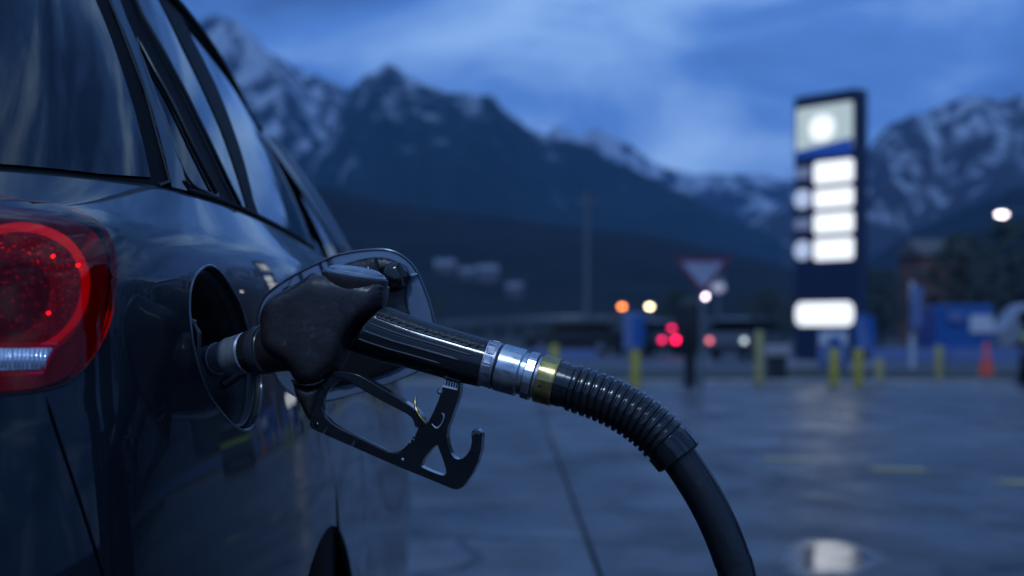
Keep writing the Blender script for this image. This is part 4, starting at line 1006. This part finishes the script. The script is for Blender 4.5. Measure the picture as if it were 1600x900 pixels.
# ---- open fuel flap, hinged on the forward edge of the opening
YF = 1.455
def FF(px, py, d=0.):            # the flap plane, slightly turned towards the rear; d: towards the photographer
    r = (px-CX)/FPX; Y = (YF-.10*.26)/(1+.10*r); p = ray(px, py, Y); return p+Vector((-.0995, -.995, 0))*d
FS = 1/FPX*YF
ffw = lambda x, y, d: FF(x, y, d)
flap_px = smooth_poly([(404,505),(404,488),(410,470),(424,454),(458,431),(516,403),(545,395),(573,391),(600,390),(620,395),(638,407),(650,422),(659,440),(668,463),(676,490),(682,525),(678,556),(662,574),(630,590),(590,604),(555,615),(514,625),(480,624),(458,616),(438,600),(425,575),(412,545)], 4)
def flap_mesh():
    c = (545, 508); vo, T = fill2d(densify(flap_px, 3), [], 6); L = np.array(flap_px); n = len(vo); H = []
    for v in vo:
        d = math.sqrt(np.min((L[:, 0]-v.x)**2+(L[:, 1]-v.y)**2)); t = min(d/7, 1); H.append((d, t))
    V = [FF(v.x, v.y, .0018-.0028*min(1, H[i][0]/9)) for i, v in enumerate(vo)]+[FF(v.x, v.y, -.004-.0055*math.sqrt(max(0, 1-(1-min(H[i][0]/40, 1))**2))) for i, v in enumerate(vo)]
    F = list(T)+[tuple(i+n for i in f[::-1]) for f in T]+[(b, a, a+n, b+n) for a, b in boundary(T)]
    return mesh('fuel_flap', V, F, paint, car, auto=.9)
flap = flap_mesh()
innerm = mat('flap_skylit_paint', (.20, .26, .36), .30, metal=.2, coat=.6, var=.12, vscale=20)  # sky reflection on the dark car paint, put into a lighter base colour
fl2 = scaled(flap_px, .982, (545, 508)); plate('inner_skin', densify(fl2, 4), (), ffw, -.0006, .0012, innerm, flap, .0008)
tube('flap_edge', [FF(x, y, .0012) for x, y in flap_px+flap_px[:2]], .0013, MATS['lit_rim_paint'], flap, 8, cap=False)  # lit bevel of the flap painted in by the lighter rim colour
ip = smooth_poly([(452,463),(470,447),(505,428),(545,411),(585,402),(615,406),(632,418),(638,440),(636,470),(646,505),(652,540),(640,565),(600,585),(540,602),(500,606),(470,596),(452,560),(445,510)], 3)
inner = puff('inner_panel', ip, lambda x, y, d: FF(x, y, d+.004), .005, 7, blackp, flap, step=5)
cap = puff('cap_holder', smooth_poly([(598,418),(618,410),(634,414),(643,428),(643,440),(632,452),(612,456),(598,448),(594,432)], 3), lambda x, y, d: FF(x, y, d+.010), .010, 7, gripm, inner, step=3)
plate('holder_rib', [(588,404),(592,403),(598,430),(594,431)], (), ffw, .004, .016, blackp, inner, .0008)
plate('holder_rib', [(626,412),(629,411),(638,448),(634,449)], (), ffw, .008, .021, blackp, inner, .0008)
plate('clip', smooth_poly([(545,428),(560,420),(572,416),(576,426),(562,432)], 2), (), ffw, .006, .014, mat('clip_plastic', (.05,.055,.065), .35), inner, .0008)
plate('clip', smooth_poly([(446,452),(462,448),(464,470),(447,474)], 2), (), ffw, .002, .013, blackp, inner, .0012)
lathe_axis('screw', FF(453, 462, .012), Vector((0, -1, 0)), [(0, .0025), (.002, .0025), (.003, .001)], steel2, inner, 14)
lathe_axis('screw', FF(578, 423, .009), Vector((0, -1, 0)), [(0, .0032), (.002, .003), (.003, .001)], gripm, inner, 14)
for k, (x, y) in enumerate(((612, 492), (628, 500), (640, 512))): lathe_axis('stop_buffer', FF(x, y, .009), Vector((0, -1, 0)), [(0, .004), (.004, .0036), (.006, .0015)], gripm, inner, 14)
tube('hinge_arm', spline_pts([on_body(400, 592, -.035), on_body(404, 565, .002), FF(424, 556, .004), FF(450, 552, .007), FF(490, 548, .009)], 5), [.005]*20+[.0045], blackp, flap, 12)
plate('highlight_rib', smooth_poly([(622,434),(650,427),(651,431),(624,439)], 2), (), ffw, .0022, .006, mat('bright_clip', (.35,.37,.42), .2, metal=.8), flap, .0006)

# ================================================================== NOZZLE
def NZ(px, py, d=0.):
    r = (px-CX)/FPX; Y = (1.33-.18*.27)/(1+.18*r); p = ray(px, py, Y); return p+Vector((-.177, -.984, 0))*d
nzf = lambda x, y, d: NZ(x, y, d)
K = 1.28/FPX                                            # metres per pixel on the nozzle
noz = thing('fuel_nozzle', 'black fuel nozzle plugged into the open filler of the dark car', 'fuel nozzle', tuple(NZ(560, 600)))
# spout group: from inside the filler to the body; leans away from us at the left
SP = [(300, 565.5, -.050), (320, 562, -.036), (342, 558, -.027), (344, 557.7, -.0265), (380, 551, -.015), (400, 548, -.009), (440, 542, -.001), (480, 538, 0)]
def sp_axis(px):
    x = np.array([p[0] for p in SP]); return NZ(px, float(np.interp(px, x, [p[1] for p in SP])), float(np.interp(px, x, [p[2] for p in SP])))
def sp_seg(name, x0, x1, prof, m, seg=40):
    A, B = sp_axis(x0), sp_axis(x1); d = (B-A); L = d.length; return lathe_axis(name, A, d, [(t*L, r*K) for t, r in prof], m, noz, seg)
spoutm = mat('spout_alloy', (.62, .63, .68), .30, metal=.6, bump=.10, bscale=110, var=.25, vscale=60, rvar=.1)
sp_seg('spout', 285, 343, [(0, 19), (0, 23), (.5, 25), (.55, 27), (.60, 27), (.60, 26.5), (.97, 27.5), (1, 26)], spoutm)
sp_seg('spout_collar', 341, 384, [(0, 20), (0, 28), (.03, 30.8), (.10, 32), (.16, 31.5), (.80, 33.6), (.92, 34.6), (1, 32), (1, 20)], spoutm)
sp_seg('spout_sleeve', 380, 455, [(0, 25), (0, 34), (.03, 35.5), (.30, 36.8), (.31, 38.5), (.45, 39), (.47, 38), (.60, 38.5), (1, 40), (1, 20)], rubber)
sp_seg('clamp_band', 399, 413, [(0, 36), (0, 39.6), (.15, 40), (.85, 40.3), (1, 39.8), (1, 36)], mat('clamp_plastic', (.05,.05,.058), .25))
bodyP = smooth_poly([(409,512),(408,495),(412,480),(422,467),(440,456),(462,446),(482,435),(496,427),(505,430),(540,435),(575,441),(600,446),(602,455),(602,468),(599,480),(589,493),(572,507),(558,524),(549,544),(542,563),(530,580),(516,590),(506,600),(488,604),(468,601),(460,590),(452,577),(437,566),(420,556),(411,540)], 4)
nb = puff('nozzle_body', bodyP, nzf, .0250, 19, rubber, noz, step=2.4, relax=14, basef=lambda x, y: .0150*max(0, min(1, (492-y)/45))**.8*max(.25, min(1, (x-440)/60)))
horn = smooth_poly([(457,594),(470,600),(488,603),(505,600),(506,610),(501,626),(495,645),(490,658),(484,657),(476,642),(466,622)], 4)
puff('guard_socket', horn, nzf, .0125, 12, rubber, noz, step=2.2)
# raised seam between body and socket and the neck fold on the left
tube('moulded_seam', [NZ(x, y, .0085+.006*math.sin(PI*k/6)) for k, (x, y) in enumerate(((461,594),(470,599),(480,601),(490,601),(498,600),(505,597),(510,593)))], .0014, rubber, noz, 8)
# top cap: stacked dished discs tilted towards the photographer
cx0 = NZ(554.5, 434.5, .0); tx = (NZ(604, 442)-NZ(503, 425)).normalized(); nrm = (tx.cross(Vector((.177, .984, 0)))).normalized()
if nrm.z < 0: nrm = -nrm
nrm = (nrm+Vector((-.177, -.984, 0))*.05).normalized(); cx0 = cx0+nrm*.0016
tc_ = lambda an: 1/math.sqrt(math.cos(an)**2*0+1)
def ell_disc(name, c, prof, m, a_, b_, par, seg=56):
    u = tx.copy(); v = nrm.cross(u).normalized(); u = v.cross(nrm); V, F = [], []
    for s, k in prof:
        for j in range(seg): an = 2*PI*j/seg; V.append(c+nrm*s+u*math.cos(an)*a_*k+v*math.sin(an)*b_*k)
    n = len(prof)
    for i in range(n-1):
        for j in range(seg): q = (j+1) % seg; F.append((i*seg+j, i*seg+q, (i+1)*seg+q, (i+1)*seg+j))
    F.append(tuple(range(seg))[::-1]); F.append(tuple((n-1)*seg+j for j in range(seg)))
    return mesh(name, V, F, m, par, auto=.5)
ell_disc('cap_seat', cx0-nrm*.005, [(-.006, .93), (0, 1.0), (.0042, 1.012), (.0058, 1.0), (.0062, .96)], rubber, 53.5*K, .0262, noz)
cp = ell_disc('top_cap', cx0+nrm*.0005, [(0, .965), (.0014, .97), (.0022, .95), (.0036, .90), (.0040, .87)], capm, 52*K, .0255, noz)
ell_disc('cap_dome', cx0+nrm*.0042, [(0, .84), (.0012, .83), (.0030, .72), (.0042, .55), (.0048, .30), (.0050, .05)], capm, 52*K, .0255, cp)
ell_disc('cap_ring', cx0+nrm*.0036, [(0, .90), (.0013, .89), (.0014, .86), (0, .85)], steel2, 52*K, .0255, cp)
# grip
ST = [((598,480),(548,546)), ((603,480),(551,550)), ((613,484),(560,554)), ((628,490),(576,559)), ((650,498.5),(600,566)), ((675,507),(628,572.5)), ((700,514.5),(655,580)), ((725,522),(683,588)), ((748,529),(715,597)), ((765,534),(747,604)), ((768,535),(749,604.5))]
def grip_frame(t):
    t = min(max(t, 0), 1)*(len(ST)-1); i = min(int(t), len(ST)-2); f = t-i
    a = Vector(ST[i][0]).lerp(Vector(ST[i+1][0]), f); b = Vector(ST[i][1]).lerp(Vector(ST[i+1][1]), f); return a, b
def grip_pt(t, an, k=1., ext=0.):
    a, b = grip_frame(t); c = (a+b)/2; h = (a-b)/2; s, q = math.sin(an), math.cos(an)
    e = 2.35; rr = (abs(s)**e+abs(q)**e)**(-1/e); L = h.length; h_ = h*(1+ext/(L*K))*k
    depth = (.0218 if t > .5 else .0205+.0026*t)*k+ext
    return NZ(c.x+h_.x*s*rr, c.y+h_.y*s*rr, depth*q*rr)
def grip_loft(name, ts, ks, m, par, ext=0., a0=None, a1=None, seg=56, fext=None):
    V, F = [], []; closed = a0 is None
    n = seg if closed else seg+1
    for t, k in zip(ts, ks):
        for j in range(n):
            an = 2*PI*j/seg if closed else a0+(a1-a0)*j/seg
            V.append(grip_pt(t, an, k, fext(t, an) if fext else ext))
    m_ = len(ts)
    for i in range(m_-1):
        for j in range(seg): q = (j+1) % n; F.append((i*n+j, i*n+q, (i+1)*n+q, (i+1)*n+j))
    if closed: F.append(tuple(range(n))[::-1]); F.append(tuple((m_-1)*n+j for j in range(n)))
    return mesh(name, V, F, m, par, auto=.8)
grip = grip_loft('grip', [0, 0, .01, .03, .06]+list(np.linspace(.1, .985, 30))+[1, 1], [.6, .86, .94, .985, 1]+[1]*30+[.985, .8], gripm, noz)
def padext(t, an):
    x = (an-PI/2)/.86; edge = max(0, 1-abs(x)**10); u = max(0, 1-abs((t-.53)/.46)**12); bump = .0007*(.5+.5*math.sin(t*150))*min(1, abs(x)**3*1.3+.25*max(0, 1-abs(x)*3))
    return -.0008+(.0022+bump)*edge*u
grip_loft('thumb_pad', list(np.linspace(.07, .96, 150)), [1]*150, padm, grip, a0=PI/2-.86, a1=PI/2+.86, seg=40, fext=padext)
for an, t0, t1 in ((.62, .12, .80), (.30, .10, .84), (-.02, .09, .78), (-.36, .12, .70)):
    for sgn in (1,):
        P_ = [grip_pt(t, an, 1, .0005) for t in np.linspace(t0, t1, 30)]
        tube('grip_rib', P_, [.0003]+[.0010]*28+[.0003], mat('rib_edge', (.045,.045,.055), .22), grip, 8, cap=True)
# pad edge notches
for k in range(14):
    t = .12+.055*k; tube('pad_notch', [grip_pt(t, .70, 1, .0008), grip_pt(t+.012, .75, 1, .0012)], .0007, mat('notch_edge', (.07,.07,.08), .4), grip, 6)
# couplings on one axis
q0 = Vector((757, 567)); qd = Vector((.9635, .2676))
def AX(s, d=0): p = q0+qd*s; return NZ(p.x, p.y, d)
def coup(name, s0, s1, prof, m, seg=48, par=None, **k):
    A, B = AX(s0), AX(s1); d = B-A; L = d.length; return lathe_axis(name, A, d, [(t*L, r*K) for t, r in prof], m, par or noz, seg, **k)
r1 = coup('swivel_ring', -.5, 20.5, [(0, 30), (0, 36.6), (.06, 37.4), (.2, 37.4), (.2, 36.4), (.8, 36.4), (.8, 37.4), (.94, 37.4), (1, 36.4), (1, 30)], steel2)
dax = (AX(20)-AX(0)).normalized(); ua = Vector((0, 0, 1)); ua = (ua-dax*ua.dot(dax)).normalized(); va = dax.cross(ua)
if va.y > 0: va = -va
for an, hgt in ((22, 9), (50, 14), (76, 14), (100, 13), (-8, 12)):
    a = math.radians(an); rad = ua*math.cos(a)+va*math.sin(a); tg = dax.cross(rad).normalized(); c = AX(10)+rad*36.9*K; V = []
    for sx in (-1, 1):
        for sy in (-1, 1):
            for sz in (-1, 1): V.append(c+dax*sx*6.3*K+tg*sy*hgt*.5*K+rad*sz*.9*K)
    bevel(mesh('ring_key', V, [(0,1,3,2),(4,6,7,5),(0,4,5,1),(2,3,7,6),(0,2,6,4),(1,5,7,3)], steel2, r1, smooth=False), .0005)
coup('inner_sleeve', 15, 125, [(0, 29), (1, 29)], steel2)
coup('spacer_ring', 20.5, 22.5, [(0, 30), (0, 34.5), (1, 34.5), (1, 30)], recess)
coup('swivel_barrel', 22.5, 60, [(0, 30), (0, 35), (.06, 37.6), (.94, 37.6), (1, 36), (1, 30)], steel)
coup('barrel_neck', 60, 67, [(0, 30), (0, 33.5), (1, 33.5), (1, 30)], steel)
hexf = lambda an: min(1.0, math.cos(PI/6)/math.cos(((an+PI/6) % (PI/3))-PI/6)*1.115)
coup('hex_nut', 67, 84, [(0, 30), (0, 34.8), (.12, 38.4), (.88, 38.4), (1, 34.8), (1, 30)], steel, seg=96, sect=hexf, phase=.0)
coup('nut_neck', 84, 88.5, [(0, 28), (0, 33), (1, 33), (1, 28)], steel2)
# trigger guard, hook plate, lever
C5 = lambda pts: [(480+u/2.648, 440+v/2.648) for u, v in pts]
outer = C5([(150,372),(118,392),(78,430),(50,468),(34,505),(24,555),(20,590),(28,606),(52,618),(230,696),(400,770),(500,810),(612,856),(632,856),(652,846),(690,792),(712,744),(725,694),(730,640),(727,624),(716,612),(702,609),(690,613),(685,625),(687,660),(682,688),(668,712),(652,728),(634,735),(616,728),(602,712),(590,680),(583,640),(588,600),(604,560),(622,510),(636,468),(640,418),(576,402),(566,440),(548,495),(528,540),(502,590),(486,600),(470,596)])
hole1 = C5([(470,596),(452,640),(436,668),(412,692),(394,704),(370,710),(330,700),(230,652),(140,608),(104,584),(80,560),(68,530),(66,502),(74,470),(96,436),(132,406),(165,394)])
gouter = smooth_poly(outer[:len(outer)], 2)
# guard = closed outline running round the trigger opening
G1 = outer[:-3] if 0 else outer
guard_poly = densify(G1+hole1, 3)
tri_h = smooth_poly(C5([(540,674),(552,690),(580,770),(578,794),(560,798),(486,768),(480,752),(500,716)]), 2)
plate('trigger_guard', guard_poly, [tri_h], nzf, -.0065, .0065, gripm, noz, .0014)
# inner lighter rim of the guard
tube('guard_flange', [NZ(x, y, .0045) for x, y in [(p.x, p.y) for p in spline_pts([Vector((*q, 0)) for q in hole1[1:]], 3)]], .0017, gripm, noz, 8)
lev = C5([(120,366),(160,372),(200,378),(235,390),(300,428),(370,470),(436,512),(468,540),(486,575),(478,600),(456,598),(446,568),(420,545),(350,508),(270,465),(222,436),(190,414),(150,400),(116,392)])
plate('trigger_lever', smooth_poly(lev, 2), (), nzf, -.0085, .0085, gripm, noz, .002)
for u, v, r in ((50, 590, 4.0), (402, 734, 3.2), (430, 664, 2.6), (446, 652, 2.2), (492, 588, 6.5)):
    c = NZ(480+u/2.648, 440+v/2.648, .0066); lathe_axis('rivet', c-Vector((-.177, -.984, 0))*.001, Vector((-.177, -.984, 0)), [(0, r*.6*K*1.6), (.0012, r*.55*K*1.6), (.002, r*.25*K)], steel2 if r < 4 else gripm, noz, 16)
tube('latch_pin', spline_pts([NZ(651, 620, .004), NZ(651, 629, .006), NZ(654, 640, .008), NZ(661, 651, .009), NZ(669, 660, .008)], 4), [.0010]*4+[.0012]*4+[.0015]*4+[.0020]*4+[.0018], brass, noz, 10)
tube('wire_clip', spline_pts([NZ(693, 645.5, .0065), NZ(696, 646.5, .0078), NZ(696, 655, .0080), NZ(691, 664, .0080), NZ(685, 668, .0080), NZ(678, 662, .0072)], 4), .0009, steel, noz, 8)
lab = C5([(574,404),(633,420),(627,448),(566,434)])
lb_ = plate('label', lab, (), nzf, .0064, .0072, white, noz, 0)
for k in range(5):
    u0 = 584+k*10.5; v0 = 407+k*2.8
    plate('printed_bar', C5([(u0, v0), (u0+4.5, v0+1), (u0-0+1, v0+21), (u0-4, v0+20)]), (), nzf, .0071, .0075, trimb, lb_, 0)
lathe_axis('pivot_screw', NZ(690, 611, .0), Vector((-.177, -.984, 0)), [(-.002, .0030), (.006, .0030), (.0075, .0015)], steel2, noz, 14)
plate('hook_pad', C5([(690,640),(686,622),(694,612),(712,611),(724,622),(722,634),(708,628),(697,632)]), (), nzf, .003, .0075, mat('hook_edge', (.05,.055,.07), .3), noz, .0006)

# ================================================================== HOSE
hose = thing('fuel_hose', 'thick black fuel hose with ribbed bend sleeve and brass ferrule', 'hose', tuple(AX(100)))
coup('ferrule', 88.5, 117, [(0, 30), (0, 36.8), (.04, 38.2), (.10, 38.2), (.12, 37.8), (.90, 37.8), (.93, 38.6), (.98, 38.4), (1, 36), (1, 30)], brass, par=hose, seg=64)
def coup_b(px, py, r, s):
    c = AX(s); return c
for an in (84,):
    a = math.radians(an+20); rad = ua*math.cos(a)+va*math.sin(a); lathe_axis('crimp_mark', AX(98)+rad*37.6*K, rad, [(0, .0012), (.0006, .0012), (.0008, .0004)], recess, hose, 12)
# centre line in photo pixels, then down to the ground and off towards the pump
cl = [(866.5, 597.5), (878, 601), (893, 605.5), (912, 612), (935, 620), (960, 631), (985, 645), (1010, 662), (1034, 684), (1057, 710), (1078, 740), (1098, 772), (1116, 806), (1132, 842), (1145, 878), (1153, 905)]
P3 = []
for k, (x, y) in enumerate(cl): P3.append(NZ(x, y, .0+.0*k))
last = P3[-1]; dirl = (P3[-1]-P3[-2]).normalized()
P3 += [last+Vector((.030, -.01, -.13)), last+Vector((.045, -.03, -.32)), last+Vector((.065, -.06, -.52)), last+Vector((.12, -.12, -.68)), Vector((.62, 1.12, .13)), Vector((.98, 1.30, .26)), Vector((1.32, 1.55, .62)), Vector((1.52, 1.72, 1.10)), Vector((1.66, 1.86, 1.42))]
PS = spline_pts(P3, 24)
seg_len = np.concatenate([[0], np.cumsum([(PS[i+1]-PS[i]).length for i in range(len(PS)-1)])])
def path_at(s):
    i = int(np.clip(np.searchsorted(seg_len, s)-1, 0, len(PS)-2)); f = (s-seg_len[i])/(seg_len[i+1]-seg_len[i]+1e-12); return PS[i].lerp(PS[i+1], f)
def s_of(k): return seg_len[k*24]
sE = s_of(9)+.004                                     # end of the bend sleeve
ss = np.linspace(s_of(0)-.0, sE, 900); rr = []
s_r0 = s_of(2)-.001; s_r1 = s_of(8)+.004; nr = 14
for s in ss:
    base = (33.5+3.0*(s-ss[0])/(sE-ss[0]))*K
    if s < s_of(1)+.003: rad = 35.2*K
    elif s < s_r0: rad = 33.8*K
    elif s < s_r1:
        u = (s-s_r0)/(s_r1-s_r0)*nr; f = u-int(u); hump = 1 if .14 < f < .80 else 0
        e1 = 1/(1+math.exp(-(f-.13)/.020)); e2 = 1/(1+math.exp((f-.82)/.020)); rad = base+(e1*e2*3.8-1.1)*K+.35*K*math.sin(PI*min(max((f-.13)/.69, 0), 1))
    elif s < s_r1+.003: rad = base-.8*K
    else:
        q = (sE-s); rad = (38.6)*K if q > .0016 else (38.6-2*(1-q/.0016)**2)*K
    rr.append(rad)
V, F = tube_geo([path_at(s) for s in ss], rr, 56); V2 = V
mesh('bend_sleeve', V, F, sleeve, hose, auto=.9)
tube('sleeve_mouth', [path_at(s) for s in np.linspace(sE-.001, sE+.0012, 6)], [32*K, 35*K, 36*K, 36*K, 34*K, 30*K], sleeve, hose, 48)
s2 = np.concatenate([np.linspace(sE-.02, sE+.6, 140), np.linspace(sE+.62, seg_len[-1], 120)])
tube('hose_line', [path_at(s) for s in s2], 28.6*K, hosem, hose, 40)

# ================================================================== FUEL PUMP (added out of view to be mirrored dark in the paintwork)
def pump():
    c = Vector((2.25, 2.15, 0)); rz = -.30; R = Matrix.Rotation(rz, 3, 'Z')
    t = thing('added_fuel_pump', 'unseen dark fuel dispenser added right of the car at the end of the hose', 'fuel pump', tuple(c))
    w_ = lambda x, y, z: c+R@Vector((x, y, z))
    box('plinth', w_(0, 0, .09), (1.25, .75, .18), conc, t, rz, .02)
    cb = box('cabinet', w_(0, 0, .75), (1.05, .50, 1.15), darkm, t, rz, .03); box('column', w_(-.42, 0, 1.55), (.16, .40, .50), darkm, t, rz, .02); box('column', w_(.42, 0, 1.55), (.16, .40, .50), darkm, t, rz, .02)
    box('head', w_(0, 0, 2.02), (1.15, .52, .52), navy, t, rz, .04); dsp = box('display', w_(0, -.265, 1.98), (.70, .02, .30), trimb, t, rz, .004)
    for k in range(3): box('nozzle_holster', w_(-.545, -.14+.14*k, 1.0), (.06, .10, .34), blackp, t, rz, .01)
    for k in range(3): box('grade_button', w_(-.28+.28*k, -.262, 1.18), (.14, .03, .10), greym, t, rz, .008)
pump()
